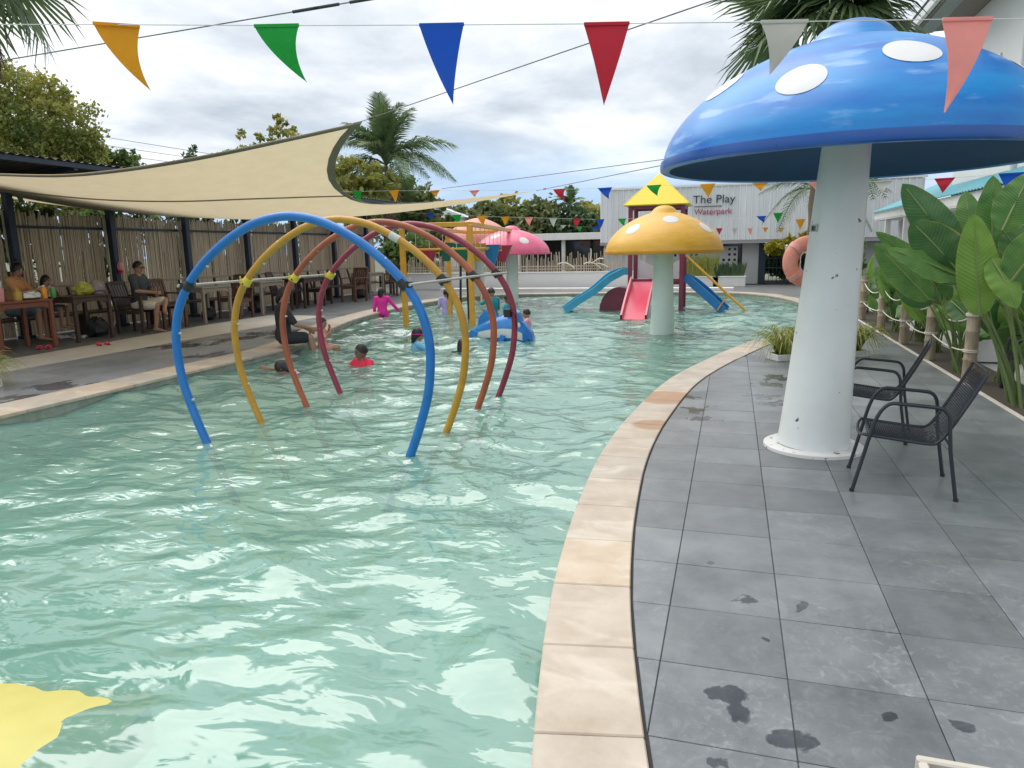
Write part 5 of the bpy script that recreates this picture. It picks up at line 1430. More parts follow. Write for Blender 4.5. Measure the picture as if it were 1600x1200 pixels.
def text(body, x, z, h, mm, parent, y, ext=.02):
    cu = bpy.data.curves.new(body, 'FONT'); cu.body = body; cu.size = 1; cu.extrude = 0.0
    o = bpy.data.objects.new(body, cu); COL.objects.link(o)
    dg = bpy.context.evaluated_depsgraph_get(); me = bpy.data.meshes.new_from_object(o.evaluated_get(dg)); bpy.data.objects.remove(o)
    v = np.array([w.co for w in me.vertices]); mn, mx = v.min(0), v.max(0)
    w_target = h[1]; hh = h[0]
    sx = w_target / (mx[0] - mn[0]); 
    bmx = bmesh.new(); bmx.from_mesh(me)
    for q in bmx.verts: q.co = Vector(((q.co.x - mn[0]) * sx, 0, q.co.y * hh))
    r_ = bmesh.ops.extrude_face_region(bmx, geom=bmx.faces[:]); 
    for g in r_['geom']:
        if isinstance(g, bmesh.types.BMVert): g.co.y -= ext
    bmesh.ops.recalc_face_normals(bmx, faces=bmx.faces); bmx.to_mesh(me); bmx.free()
    me.materials.append(MT[mm])
    root = link('lettering', None, parent); root.location = (x, y, z); root['label'] = 'lettering reading ' + body
    bmx = bmesh.new(); bmx.from_mesh(me); left = set(bmx.faces); isl = []
    while left:
        st = [left.pop()]; grp = set(st)
        while st:
            f_ = st.pop()
            for e_ in f_.edges:
                for g in e_.link_faces:
                    if g in left: left.discard(g); grp.add(g); st.append(g)
        isl.append(grp)
    for grp in isl:
        vid_ = {}; fs_ = []; vs_ = []
        for f_ in grp:
            r_ = []
            for v_ in f_.verts:
                if v_ not in vid_: vid_[v_] = len(vs_); vs_.append(tuple(v_.co))
                r_.append(vid_[v_])
            fs_.append(tuple(r_))
        b = MB(); b.add(vs_, fs_); b.build('letter', mm, root)
    bmx.free(); o = root
    return o
text('The Play', lx(-1.80), 3.66, (.50, 1.84), 'text_dark', mb, -.095)
text('Waterpark', lx(-1.74), 3.17, (.36, 1.66), 'text_red', mb, -.095)
b = MB(); b.box((lx(-1.14), -.10, 3.515), (1.22, .02, .035)); b.build('underline', 'text_dark', mb)
def rail_gate():
    t = thing('metal_gate', 'black barred gate under the white cladding, right of the perforated wall', 'gate', (3.2, 35.2, 0))
    for x in (-1.9, -.75, .45, 1.8):
        b = MB(); b.box((x, 0, .92), (.30 if x in (-1.9, .45) else .14, .1, 1.84)); b.build('gate_post', 'navy_post', t)
    for z in (.12, .72, 1.15):
        b = MB(); b.box((0, 0, z), (3.7, .05, .05)); b.build('rail', 'navy_post', t)
    for i in range(22):
        b = MB(); b.box((-1.75 + i * .165, 0, .75), (.022, .022, 1.3)); b.build('bar', 'navy_post', t)
rail_gate()

# ------------------------------------------------------------------ vegetation
def leaf_cloud(lobes, n, size, seed, aspect=1.7, droop=.3, clump=26):
    """leaf-sized quads gathered in clumps on the outer part of several lobes; returns arrays"""
    rg = np.random.RandomState(seed)
    vol = np.array([l[3] * l[4] * l[5] for l in lobes]) ** .67; vol /= vol.sum()
    nc = max(6, n // clump); ids = rg.choice(len(lobes), nc, p=vol)
    d = rg.normal(size=(nc, 3)); d /= np.linalg.norm(d, axis=1)[:, None]
    rad = rg.uniform(.35, 1.0, nc) ** .5
    Lb = np.array(lobes); ctr = Lb[ids, :3] + d * Lb[ids, 3:6] * rad[:, None]
    cs = rg.uniform(.5, 1.3, nc) * np.mean(Lb[ids, 3:6], axis=1) * .30
    rep = np.repeat(np.arange(nc), clump)
    p = ctr[rep] + rg.normal(size=(len(rep), 3)) * cs[rep][:, None] * np.array([.6, .6, .45])
    m = len(p)
    a = rg.normal(size=(m, 3)); a[:, 2] -= droop; a /= np.linalg.norm(a, axis=1)[:, None]
    b_ = rg.normal(size=(m, 3)); b_ -= a * (a * b_).sum(1)[:, None]; b_ /= np.linalg.norm(b_, axis=1)[:, None]
    s = size * rg.uniform(.6, 1.4, m)[:, None]
    v = np.stack([p - a * s * aspect * .5, p + b_ * s * .5, p + a * s * aspect * .5, p - b_ * s * .5], 1).reshape(-1, 3)
    f = np.arange(m * 4).reshape(-1, 4)
    return v, f, ctr
def tree(name, label, base, lobes, n, size, mm, seed, trunk_r=.2, group=None, limbs=6, cat='tree', aspect=1.7):
    t = thing(name, label, cat, base, 0, group)
    v, f, ctr = leaf_cloud(lobes, n, size, seed, aspect)
    me = bpy.data.meshes.new('crown'); me.from_pydata(v.tolist(), [], f.tolist()); me.materials.append(MT[mm])
    link('crown', me, t)
    rr = random.Random(seed); b = MB()
    top = Vector(np.mean(np.array(lobes)[:, :3], 0)); top.z -= .2 * lobes[0][5]
    pts = bez((0, 0, -.1), (rr.uniform(-.3, .3), rr.uniform(-.3, .3), top.z * .5), top, 8)
    b.tube(pts, [trunk_r * (1 - .7 * i / 8) for i in range(9)], 8)
    idx = np.random.RandomState(seed).choice(len(ctr), min(limbs, len(ctr)), replace=False)
    for i in idx:
        q = pts[rr.randint(3, 7)]; e = Vector(ctr[i])
        b.tube(bez(q, (q + e) / 2 + Vector((0, 0, .15 * (e - q).length)), e, 6), [trunk_r * .42 * (1 - .85 * k / 6) for k in range(7)], 5)
    b.build('trunk', 'trunk', t, smooth=60)
    return t
# big yellow-green tree beyond the fence on the left
def rel(px, py, Y, base): 
    p = PY(px, py, Y); return (p.x - base[0], p.y - base[1], p.z - base[2])
base = (-21.8, 20.5, 0)
def lob(pxs, Y, base, k=1.0):
    out = []
    for px, py, r in pxs:
        x, y, z = rel(px, py, Y, base); rr_ = r * (Y / .97) / F * k
        out.append((x, y, z, rr_, rr_, rr_ * .9))
    return out
tree('broadleaf_tree', 'big broad tree with yellowing leaves rising beyond the bamboo fence at the left edge', base,
     lob([(50, 190, 62), (105, 200, 55), (20, 140, 45), (110, 255, 50), (55, 250, 60), (135, 225, 30), (10, 230, 60), (75, 150, 34), (-40, 190, 60), (30, 310, 60), (110, 305, 45)], 20.5, base, 1.12), 30000, .085, 'leaf_olive', 3, .28, limbs=14)
base = (-19.6, 23, 0)
tree('small_tree', 'small round green tree just right of the big yellowing tree', base, lob([(190, 255, 28), (205, 270, 24), (170, 285, 30), (200, 300, 28), (150, 320, 30), (230, 318, 26)], 23, base, 1.1), 9000, .085, 'leaf_green', 5, .12)
for i, (px, py, r, Y, n, mm, lab) in enumerate(((310, 235, 22, 30, 420, 'leaf_dark', 'thin bare-topped tree poking above the sail left of centre'), (395, 225, 26, 30, 1100, 'leaf_olive', 'yellow-green treetop above the middle of the sail'),
                                      (440, 205, 22, 32, 700, 'leaf_olive', 'wispy treetop above the sail nearest to its high corner'))):
    b0 = PY(px, py, Y); base = (b0.x, Y, 0)
    tree('slender_tree', lab, base, lob([(px, py, r), (px + 12, py + 20, r * 1.1), (px - 16, py + 25, r), (px + 5, py + 60, r * 1.4), (px - 8, py - 18, r * .5)], Y, base), n * 2, .12, mm, 20 + i, .09, limbs=10)
# low green shrubs that top the bamboo fence
for i, y in enumerate((11.2, 13.6, 16.4, 19.5, 22.8, 26.5)):
    base = (-17.0, y, 0)
    tree('fence_shrub', ['leafy shrub topping the bamboo fence at the left frame edge', 'leafy shrub topping the fence above the woman and child', 'leafy shrub topping the fence above the seated man', 'leafy shrub topping the fence behind the blue arch', 'leafy shrub topping the fence behind the yellow arch', 'leafy shrub topping the fence behind the maroon arch'][i], base,
         [(0, 0, 2.5, .8, 1.3, .7), (.3, .6, 2.75, .5, .7, .4), (.2, -.7, 2.8, .5, .6, .4), (0, 0, 1.2, .6, 1.2, 1.1)], 1300, .13, 'leaf_green', 40 + i, .06, 'shrubs along the bamboo fence', cat='shrub', limbs=5)
# distant trees
FT = [(600, 300, 46, 44, 'leaf_green', 'bushy green tree right under the coconut palm'), (560, 275, 40, 36, 'leaf_olive', 'olive bush left of the coconut palm crown'), (650, 318, 34, 46, 'leaf_far', 'low brownish green bush right of the coconut palm'),
      (765, 335, 26, 60, 'leaf_far', 'rounded far tree above the white gable'), (800, 330, 30, 62, 'leaf_olive', 'far tree behind the coral mushroom'), (845, 338, 30, 60, 'leaf_far', 'far tree above the pink mushroom'),
      (895, 345, 26, 58, 'leaf_dark', 'dark far tree beneath the little palm'), (925, 345, 30, 64, 'leaf_olive', 'far tree at the left end of the white cladding'), (715, 345, 28, 66, 'leaf_far', 'far tree behind the right part of the sail'), (690, 355, 24, 50, 'leaf_green', 'green bush behind the yellow bucket frame'),
      (640, 395, 36, 34, 'leaf_green', 'bright bush right behind the bucket frame')]
for i, (px, py, r, Y, mm, lab) in enumerate(FT):
    b0 = PY(px, py, Y); base = (b0.x, Y, 0)
    tree('far_tree', lab, base, lob([(px, py, r), (px - r * .8, py + 8, r * .7), (px + r * .8, py + 6, r * .7), (px + 4, py + r, r * 1.1), (px - r * .3, py - r * .4, r * .5)], Y, base), 2600, .0042 * Y + .03, mm, 60 + i, .2, 'trees beyond the far end of the pool')
# palms
def pinnate(L_, n, w, droop, seed):
    rr = random.Random(seed); b = MB()
    pts = bez((0, 0, 0), (L_ * .45, 0, L_ * .28), (L_ * .95, 0, -L_ * droop), 24)
    b.tube(pts, [.03 * L_ / 3 * (1 - .8 * i / 24) + .004 for i in range(25)], 5)
    for i in range(n):
        u = .12 + .88 * i / n; k = u * 24; j = min(23, int(k)); p = pts[j].lerp(pts[j + 1], k - j); t = (pts[j + 1] - pts[j]).normalized()
        ll = L_ * .30 * math.sin(PI * min(1, u * .85 + .12)) ** .7 * rr.uniform(.85, 1.1)
        for s in (-1, 1):
            d = (t * .75 + Vector((0, s, 0)) * .8 + Vector((0, 0, rr.uniform(-.05, .25)))).normalized()
            e = p + d * ll + Vector((0, 0, -ll * rr.uniform(.25, .6))); m_ = p + d * ll * .55
            wv = t * w
            b.add([p - wv, p + wv, m_ + wv * .9, e, m_ - wv * .9], [(0, 1, 2, 4), (4, 2, 3)])
    return b
def coconut(name, label, base, H_, L_, nf, seed, n=40, w=.035, droop=.35, dead=0, mm='palm_green', tr=.14, lean=(0, 0)):
    t = thing(name, label, 'palm tree', base); rr = random.Random(seed)
    top = Vector((lean[0], lean[1], H_)); pts = bez((0, 0, -.1), (lean[0] * .3, lean[1] * .3, H_ * .5), top, 14)
    b = MB(); b.tube(pts, [tr * (1.25 - .5 * i / 14) + (.012 if i % 2 else 0) for i in range(15)], 10); b.build('trunk', 'trunk', t, smooth=50)
    meshes = [pinnate(L_, n, w, droop * k_, seed + int(k_ * 10)).mesh('frond', mm, smooth=30) for k_ in (.2, .7, 1.3)]
    md = pinnate(L_ * .8, n // 2, w, 1.2, seed + 77).mesh('dead_frond', 'palm_dead', smooth=30) if dead else None
    for i in range(nf):
        th = 2 * PI * i * .382 * 1.0 + rr.uniform(-.2, .2); el = rr.uniform(-.15, 1.15) if i > 2 else 1.3
        k_ = 0 if el > .8 else (1 if el > .3 else 2)
        f_ = link('frond', meshes[k_], t, top, (0, -el, th)); f_.rotation_euler = (rr.uniform(-.2, .2), -el, th); s = rr.uniform(.8, 1.1); f_.scale = (s, s, s)
    for i in range(dead):
        f_ = link('dead_frond', md, t, top - Vector((0, 0, .25)), (0, .75 + rr.uniform(0, .4), 2 * PI * i / dead + rr.uniform(-.2, .2)))
    return t
p = PY(603, 258, 40); coconut('coconut_palm', 'tall coconut palm with drooping fronds behind the high corner of the sail', (p.x, 40, 0), p.z, 4.1, 26, 4, dead=7, w=.05)
p = PY(892, 322, 60); coconut('coconut_palm', 'little palm silhouette left of the white cladding', (p.x, 60, 0), p.z, 1.9, 14, 9, n=22, w=.06)
p = PY(1276, 300, 27); coconut('feather_palm', 'feathery palm in front of the cladding right of the yellow mushroom', (p.x, 27, 0), p.z, 2.2, 20, 12, n=34, w=.02, droop=.5, tr=.09)
p = PY(1338, 270, 24); coconut('feather_palm', 'dark feathery palm seen under the right of the blue cap by the teal roof', (p.x, 24, 0), p.z, 1.5, 13, 15, n=28, w=.02, droop=.5, tr=.08)
def fan_leaf(Rl, nseg, seed, petiole=.8, spread=RD(250), droop=.3):
    rr = random.Random(seed); b = MB()
    b.tube([(0, 0, 0), (petiole, 0, 0)], .02, 5)
    c = Vector((petiole, 0, 0))
    for i in range(nseg):
        a = -spread / 2 + spread * i / (nseg - 1); d = Vector((math.cos(a), math.sin(a), 0)); s = Vector((-d.y, d.x, 0))
        ll = Rl * (1 - .25 * abs(a) / (spread / 2)) * rr.uniform(.9, 1.06); da = spread / (nseg - 1) * .5
        w1 = ll * .5 * math.tan(da) * 1.02
        zz = .05 * abs(a); f1 = c + d * ll * .5 + Vector((0, 0, zz * ll - droop * .1 * ll)); tip = c + d * ll + Vector((0, 0, zz * ll - droop * ll * rr.uniform(.45, 1.1)))
        q = c + d * ll * .78 + Vector((0, 0, zz * ll - droop * .38 * ll))
        up_ = Vector((0, 0, w1 * .6))
        b.add([c, f1 - s * w1, f1 + up_, f1 + s * w1, q - s * w1 * .75, q + up_ * .6, q + s * w1 * .75, tip], [(0, 1, 2), (0, 2, 3), (1, 4, 5, 2), (2, 5, 6, 3), (4, 7, 5), (5, 7, 6)])
    return b
def fan_palm(name, label, base, top, Rl, nf, seed, tr=.16, dead=0, pet=.8, elr=(-.5, 1.2)):
    t = thing(name, label, 'palm tree', base); rr = random.Random(seed); top = Vector(top)
    b = MB(); pts = bez((0, 0, -.1), (top.x * .2, top.y * .2, top.z * .5), top, 20)
    b.tube(pts, [tr * (1.2 - .35 * i / 20) + (.02 if i % 2 else 0) for i in range(21)], 12); b.build('trunk', 'trunk', t, smooth=40)
    ms = [fan_leaf(Rl, 40, seed + k_, pet, droop=dr).mesh('frond', 'palm_green', smooth=20) for k_, dr in enumerate((.1, .35, .6))]
    for i in range(nf):
        el = rr.uniform(*elr); th = i * 2.4 + rr.uniform(-.3, .3); k_ = 0 if el > .6 else (1 if el > 0 else 2)
        link('frond', ms[k_], t, top, (rr.uniform(-.4, .4), -el, th))
    if dead:
        md = fan_leaf(Rl * .9, 26, seed + 9, pet, spread=RD(130), droop=.5).mesh('dead_frond', 'palm_dead', smooth=20)
        for i in range(dead): link('dead_frond', md, t, top - Vector((0, 0, .2)), (rr.uniform(-.3, .3), 1.0 + rr.uniform(0, .35), 2 * PI * i / dead))
    return t
p = PY(1290, 30, 14.0)
fan_palm('fan_palm', 'fan palm with stiff pleated leaves rising behind the blue mushroom cap', (1.42, 14.0, 0), (p.x - 1.42, 0, p.z), 1.35, 26, 31, .13, dead=0, pet=.75)
p = fw(-95, -85, 9.5)
fan_palm('fan_palm', 'fan palm at the left frame edge whose leaf tips hang into the top left corner', (p.x - 2.6, p.y - .2, 0), (2.6, .2, p.z), 1.1, 22, 41, .15, dead=9, pet=.75, elr=(-.7, .9))

# big-leaved heliconias on the right
def big_leaf(plant, base, tip, wid, mm, bow=.25, face=None, seed=0, org=None):
    base, tip = Vector(base), Vector(tip); rr = random.Random(seed)
    view = (O - (base + tip) / 2).normalized() if face is None else Vector(face).normalized()
    ax = (tip - base); Ln = ax.length; t = ax.normalized(); s = t.cross(view).normalized(); n = s.cross(t).normalized()
    if n.dot(view) < 0: n = -n
    m_ = (base + tip) / 2 + n * Ln * bow * .6 + Vector((0, 0, Ln * bow * .5))
    nu, nv = 26, 8; cl = bez(base, m_, tip, nu); b = MB(); P = []; ph = rr.uniform(0, 6)
    for i, p in enumerate(cl):
        u = i / nu; w = wid * max(.012, (math.sin(PI * min(1, .04 + .96 * u ** .82)) ** .62))
        if u > .93: w *= 1 - ((u - .93) / .07) ** 2 * .55
        row = []
        for j in range(nv + 1):
            v = (j / nv - .5) * 2
            q = p + s * v * w - n * (abs(v) ** 1.3) * w * .22 + n * (.022 * math.sin(u * 34 + ph) * v * v + .03 * math.sin(u * 9 + ph + v)) * wid * 2.2
            row.append(q - org)
        P.append(row)
    b.grid(P); me = b.mesh('leaf', mm, smooth=60)
    uvl = me.uv_layers.new(name='UVMap')
    for pl_ in me.polygons:
        for li in pl_.loop_indices:
            vi = me.loops[li].vertex_index; uvl.data[li].uv = ((vi // (nv + 1)) / nu, (vi % (nv + 1)) / nv)
    o = link('leaf', me, plant)
    b = MB(); b.tube([p - org + n * .004 for p in cl[:-2]], [.009 * wid / .15 * (1 - .8 * i / nu) + .002 for i in range(nu - 1)], 5); b.build('midrib', 'midrib', o, smooth=60)
def heli(label, gx, gy, leaves, seed):
    """leaves: (base px,py), (tip px,py), half width px, depth Y, material"""
    org = Vector((gx, gy, 0)); t = thing('heliconia', label, 'plant', org, 0, 'big-leaved plants beside the deck'); rr = random.Random(seed)
    for i, (b0, t0, hw, Y, Yt, mm) in enumerate(leaves):
        bp, tp = PY(*b0, Y), PY(*t0, Yt); w = .95 * hw * Y / .95 / F
        fc = None if rr.random() < .6 else ((O - bp).normalized() + Vector((rr.uniform(-.6, .6), rr.uniform(-.3, .3), rr.uniform(0, .8))))
        big_leaf(t, bp, tp, w, mm, rr.uniform(.03, .10), fc, seed * 31 + i, org)
        g0 = Vector((rr.uniform(-.16, .16), rr.uniform(-.16, .16), -.02)); e = bp - org
        b = MB(); b.tube(bez(g0, (g0.x * .6 + e.x * .4, g0.y * .6 + e.y * .4, e.z * .62), e, 10), [.019 * (1 - .6 * k_ / 10) for k_ in range(11)], 7); b.build('stalk', 'stalk', t, smooth=60)
    return t
BL, BB, BD = 'big_leaf', 'big_leaf_bright', 'big_leaf_dark'
heli('heliconia with the large upright bright leaf, nearest to the chairs', 3.12, 9.0,
     [((1530, 492), (1522, 334), 25, 9.0, 8.9, BB), ((1500, 405), (1410, 287), 25, 9.5, 9.6, BD), ((1510, 440), (1424, 346), 31, 9.4, 9.3, BD), ((1522, 400), (1508, 298), 19, 9.9, 10.1, BL), ((1548, 392), (1552, 274), 19, 9.5, 9.5, BL),
      ((1550, 405), (1590, 482), 18, 8.9, 8.7, BB), ((1502, 434), (1386, 388), 21, 9.3, 9.2, BL), ((1562, 404), (1560, 300), 20, 9.7, 9.9, BL)], 3)
heli('heliconia at the right frame edge with leaves leaning out of view', 3.55, 9.0,
     [((1566, 360), (1612, 268), 24, 9.1, 9.1, BL), ((1580, 440), (1655, 350), 30, 8.8, 8.6, BL), ((1572, 400), (1622, 352), 22, 9.3, 9.5, BD), ((1565, 430), (1620, 395), 20, 9.4, 9.6, BD), ((1560, 470), (1492, 430), 16, 9.5, 9.6, BD), ((1585, 470), (1640, 420), 24, 9.2, 9.2, BD)], 5)
heli('heliconia with a low broad leaf beside the brown bollard', 3.18, 11.2,
     [((1452, 468), (1366, 380), 21, 11.0, 11.0, BL), ((1460, 470), (1400, 440), 22, 11.3, 11.2, BD), ((1440, 460), (1470, 380), 18, 11.5, 11.6, BD), ((1470, 470), (1440, 400), 20, 11.6, 11.7, BL), ((1485, 470), (1530, 520), 16, 11.2, 10.9, BD), ((1462, 430), (1368, 362), 12, 11.8, 11.7, BL)], 7)
for k_, (gx, gy, lab) in enumerate(((3.25, 13.2, 'heliconia clump beside the third bollard'), (3.3, 14.6, 'heliconia clump behind the third bollard'), (3.3, 16.2, 'heliconia clump beside the fourth bollard'), (3.35, 18.2, 'heliconia clump beside the fifth bollard'), (3.3, 20.5, 'farthest heliconia clump by the last bollard'), (3.4, 10.5, 'low heliconia clump just behind the nearest bollard'), (3.3, 12.0, 'low heliconia clump just behind the second bollard'))):
    rr = random.Random(90 + k_); lv = []
    t = thing('heliconia', lab, 'plant', (gx, gy, 0), 0, 'big-leaved plants beside the deck'); org = Vector((gx, gy, 0))
    for i in range(17):
        th = rr.uniform(0, 6.28); hgt = rr.uniform(.2, 1.15); d = Vector((math.cos(th), math.sin(th), 0))
        bp = org + d * rr.uniform(.1, .3) + Vector((0, 0, hgt)); tp = bp + d * rr.uniform(.15, .45) + Vector((0, 0, rr.uniform(.15, .65)))
        big_leaf(t, bp, tp, rr.uniform(.09, .16), rr.choice((BL, BL, BD, BB)), rr.uniform(.05, .2), None if rr.random() < .5 else (rr.uniform(-1, 0), -1, rr.uniform(0, 1)), 200 + k_ * 20 + i, org)
        g0 = Vector((rr.uniform(-.12, .12), rr.uniform(-.12, .12), -.02)); e = bp - org
        b = MB(); b.tube(bez(g0, (e.x * .4, e.y * .4, e.z * .6), e, 6), .013, 6); b.build('stalk', 'stalk', t, smooth=60)

# planter boxes and shrubs before the perforated wall, yellow shrub by the gate
for x, L_, lab, mm, n, hh in ((-1.5, 1.9, 'white planter box with tall yellow-green grass before the perforated wall', 'leaf_yellow', 260, 1.0), (-.45 + .35, 1.35, 'white planter box with dark green plants, right of the tall grass', 'leaf_dark', 200, .62)):
    t = thing('planter_box', lab, 'planter', (x, 33.0, 0)); b = MB(); b.box((0, 0, .21), (L_, .5, .42)); b.box((0, 0, .43), (L_ + .06, .56, .05)); b.build('box', 'white_paint', t, bevel=0.01)
    rr = random.Random(int(x * 10)); b = MB()
    for i in range(n):
        p0 = Vector((rr.uniform(-L_ / 2 + .1, L_ / 2 - .1), rr.uniform(-.18, .18), .42)); l_ = hh * rr.uniform(.5, 1.15); d = Vector((rr.uniform(-.35, .35), rr.uniform(-.3, .3), 1)) * l_
        b.add([p0 - Vector((.03, 0, 0)), p0 + Vector((.03, 0, 0)), p0 + d * .6 + Vector((.025, 0, 0)), p0 + d, p0 + d * .6 - Vector((.025, 0, 0))], [(0, 1, 2, 4), (4, 2, 3)])
    b.build('foliage', mm if mm != 'leaf_yellow' else 'spider', t)
base = (2.7, 34.0, 0)
tree('yellow_shrub', 'yellow-leaved shrub in front of the black gate', base, [(-.5, 0, 1.75, .75, .4, .28), (.5, 0, 1.85, .7, .4, .3), (-1.0, 0, 1.5, .4, .3, .2), (1.2, .1, 1.6, .5, .4, .3)], 1500, .15, 'leaf_yellow', 91, .06, cat='shrub', limbs=8)
base = (4.3, 33.2, 0)
tree('green_shrub', 'green shrub right of the yellow shrub, left of the lifebuoy', base, [(0, 0, 1.4, .9, .6, .7), (-.5, 0, 2.1, .5, .4, .4), (.4, 0, .6, .8, .5, .5)], 1800, .18, 'leaf_green', 92, .06, cat='shrub', limbs=6)
base = (3.0, 39.0, 0)
tree('courtyard_shrub', 'green courtyard shrub seen through the black gate', base, [(0, 0, .7, 1.6, .7, .6), (-1.2, 0, 1.1, .7, .6, .6), (1.2, 0, .9, .8, .6, .6)], 1800, .18, 'leaf_green', 93, .06, cat='shrub', limbs=4)

# ------------------------------------------------------------------ lifebuoy
t = thing('lifebuoy', 'faded salmon pink lifebuoy hanging on the palm trunk behind the white pillar', 'lifebuoy', (1.27, 13.72, 1.48), RD(20))
b = MB(); ring = []
R0, r0 = .315, .135
P = [[Vector((math.cos(a) * (R0 + r0 * math.cos(c)), r0 * .8 * math.sin(c), math.sin(a) * (R0 + r0 * math.cos(c)))) for c in [2 * PI * j / 14 for j in range(15)]] for a in [2 * PI * i / 40 for i in range(40)]]
b.grid(P, closed_u=True); rg_ = b.build('ring', 'lifebuoy', t, smooth=60, weld=True)
for k_ in range(4):
    a = PI / 4 + k_ * PI / 2; b = MB(); c = Vector((math.cos(a) * R0, 0, math.sin(a) * R0)); d = Vector((-math.sin(a), 0, math.cos(a)))
    b.cyl(c - d * .05, c + d * .05, r0 * 1.03, r0 * 1.03, 14); o = b.build('band', 'coral_cap', t, smooth=60)
b = MB(); b.tube([(math.cos(a) * (R0 - r0 - .01 + .03 * abs(math.sin(a * 2))), -.09, math.sin(a) * (R0 - r0 - .01 + .03 * abs(math.sin(a * 2)))) for a in [2 * PI * i / 32 for i in range(32)]], .009, 5, closed=True); b.build('grab_line', 'rope', t)

# ------------------------------------------------------------------ buildings on the right
hs = thing('teal_roof_house', 'low house with corrugated teal roof and white eaves behind the plants', 'house', (5.2, 22, 0))
ez = 2.78
b = MB(); b.box((.06, 0, ez - .02), (.05, 19, .26)); b.build('fascia', 'white_paint', hs, bevel=0.006)
b = MB(); b.box((.45, 0, ez - .17), (.8, 19, .04)); b.build('soffit', 'wall_white', hs)
P = []
for i in range(0, 330):
    y = -9.5 + i * .0578; dz = .022 * math.sin(y / .23 * 2 * PI)
    P.append([Vector((-.06, y, ez + .13 + dz)), Vector((3.6 if y > 3.0 else 1.03, y, ez + (1.75 if y > 3.0 else .62) + dz))])
b = MB(); b.grid(P); b.build('roof_sheet', 'teal_roof', hs, smooth=60, solid=.006)
b = MB(); b.box((.95, -3.5, 1.3), (.12, 26, 2.6)); b.build('wall', 'wall_grey', hs)
for y in (7.5, 4.5, 1.2, -2.2, -5.5):
    b = MB(); b.box((.16, y, 1.31), (.16, .16, 2.62)); b.build('post', 'white_paint', hs)
for y in (5.8, -.6, -6.0, -9.8):
    b = MB(); b.box((.875, y, 1.35), (.05, 1.5, 1.3)); w_ = b.build('window_frame', 'white_paint', hs, bevel=.006); b = MB(); b.box((.845, y, 1.35), (.03, 1.34, 1.14)); b.build('pane', 'glass_dark', w_)
bb = thing('white_building', 'tall white house with brown soffits at the upper right edge', 'house', (5.9, 14, 0))
b = MB(); b.box((3.9, .9, 4.0), (7, 21, 8.0)); b.build('wall', 'wall_white', bb, bevel=.01)
b = MB(); b.box((-.20, .9, 8.03), (1.3, 22.2, .06)); b.build('soffit', 'soffit', bb)
b = MB(); b.box((-.55, .9, 7.985), (.42, 22.2, .03)); b.build('soffit_band', 'soffit_grey', bb)
b = MB(); b.box((-.94, .9, 8.12), (.12, 22.4, .24)); b.build('gutter', 'plastic_white', bb, bevel=.02)
b = MB(); b.add([(-1.0, -10.4, 8.26), (-1.0, 12.2, 8.26), (4.2, 11.0, 10.2), (4.2, -9.4, 10.2)], [(0, 1, 2, 3)]); b.build('roof', 'roof_dark', bb, solid=.05)
for y in (-6.2, -1.6, 3.2, 8.6):
    b = MB(); b.box((.37, y, 5.55), (.06, 1.3, 1.7)); w_ = b.build('window_frame', 'white_paint', bb, bevel=.01); b = MB(); b.box((.335, y, 5.55), (.03, 1.1, 1.5)); b.build('pane', 'glass_dark', w_)
b = MB(); b.cyl((.32, 6.2, 1.0), (.32, 6.2, 7.98), .06, .06, 10); b.build('downpipe', 'plastic_white', bb, smooth=60)
b = MB(); b.box((.385, .9, 4.2), (.05, 20.9, .22)); b.build('string_course', 'white_paint', bb, bevel=.01)
b = MB(); b.box((.26, 5.0, 6.1), (.28, .5, .42)); o = b.build('wall_lamp', 'plastic_white', bb, bevel=.04); b = MB(); b.cyl((.2, 5.0, 5.85), (.2, 5.0, 5.4), .09, .13, 10); b.build('lamp_shade', 'rubber', o)
# gravel/soil beyond the deck edge
b = MB(); b.box((4.3, 12, -.03), (2.76, 34, .02)); tag(b.build('side_path', 'concrete'), kind='structure')
bd = MB(); bd.box((3.25, 14, -.012), (.62, 15, .016)); tag(bd.build('planting_bed', 'soil'), kind='structure')

# plastic chairs beyond the plants
def plastic_chair(lab, mm, x, y, rz):
    t = thing('plastic_chair', lab, 'chair', (x, y, 0), rz)
    b = MB(); P = []
    for i in range(9):
        u = i / 8; row = []
        for j in range(7):
            v = j / 6 - .5
            if u < .5: p = Vector((v * .46, .22 - u * .84, .43 - .03 * math.cos(v * PI)))
            else: p = Vector((v * (.44 - (u - .5) * .12), -.20 - (u - .5) * .26, .43 + (u - .5) * .86 - .02 * v * v))
            row.append(p)
        P.append(row)
    b.grid(P); b.build('seat_shell', mm, t, smooth=60, solid=.012)
    for sx in (-1, 1):
        for sy in (-1, 1):
            b = MB(); b.bar((sx * .25, sy * .24 + .0, 0), (sx * .20, sy * .20, .43), .045, .035); b.build('leg', mm, t, bevel=.006)
        b = MB(); b.tube(bez((sx * .24, .22, .42), (sx * .27, .24, .66), (sx * .26, .12, .66), 6) + [(sx * .26, -.1, .66)] + bez((sx * .26, -.1, .66), (sx * .25, -.24, .66), (sx * .22, -.26, .62), 4)[1:], .02, 8); b.build('armrest', mm, t, smooth=60)
    return t
plastic_chair('white plastic armchair behind the heliconia stalks', 'plastic_white', 4.35, 12.9, RD(60))
plastic_chair('black plastic armchair among the stalks at the right frame edge', 'plastic_black', 3.42, 9.75, RD(80))
plastic_chair('second white plastic armchair, nearer to the right frame edge', 'plastic_white', 4.1, 10.9, RD(200))
t = thing('low_cabinet', 'low white box with a black lid behind the near bollard', 'cabinet', (3.85, 12.6, 0)); b = MB(); b.box((0, 0, .24), (.6, .9, .48)); b.build('body', 'wall_white', t, bevel=.01); b = MB(); b.box((0, 0, .51), (.66, .96, .06)); b.build('lid', 'plastic_black', t, bevel=.01)
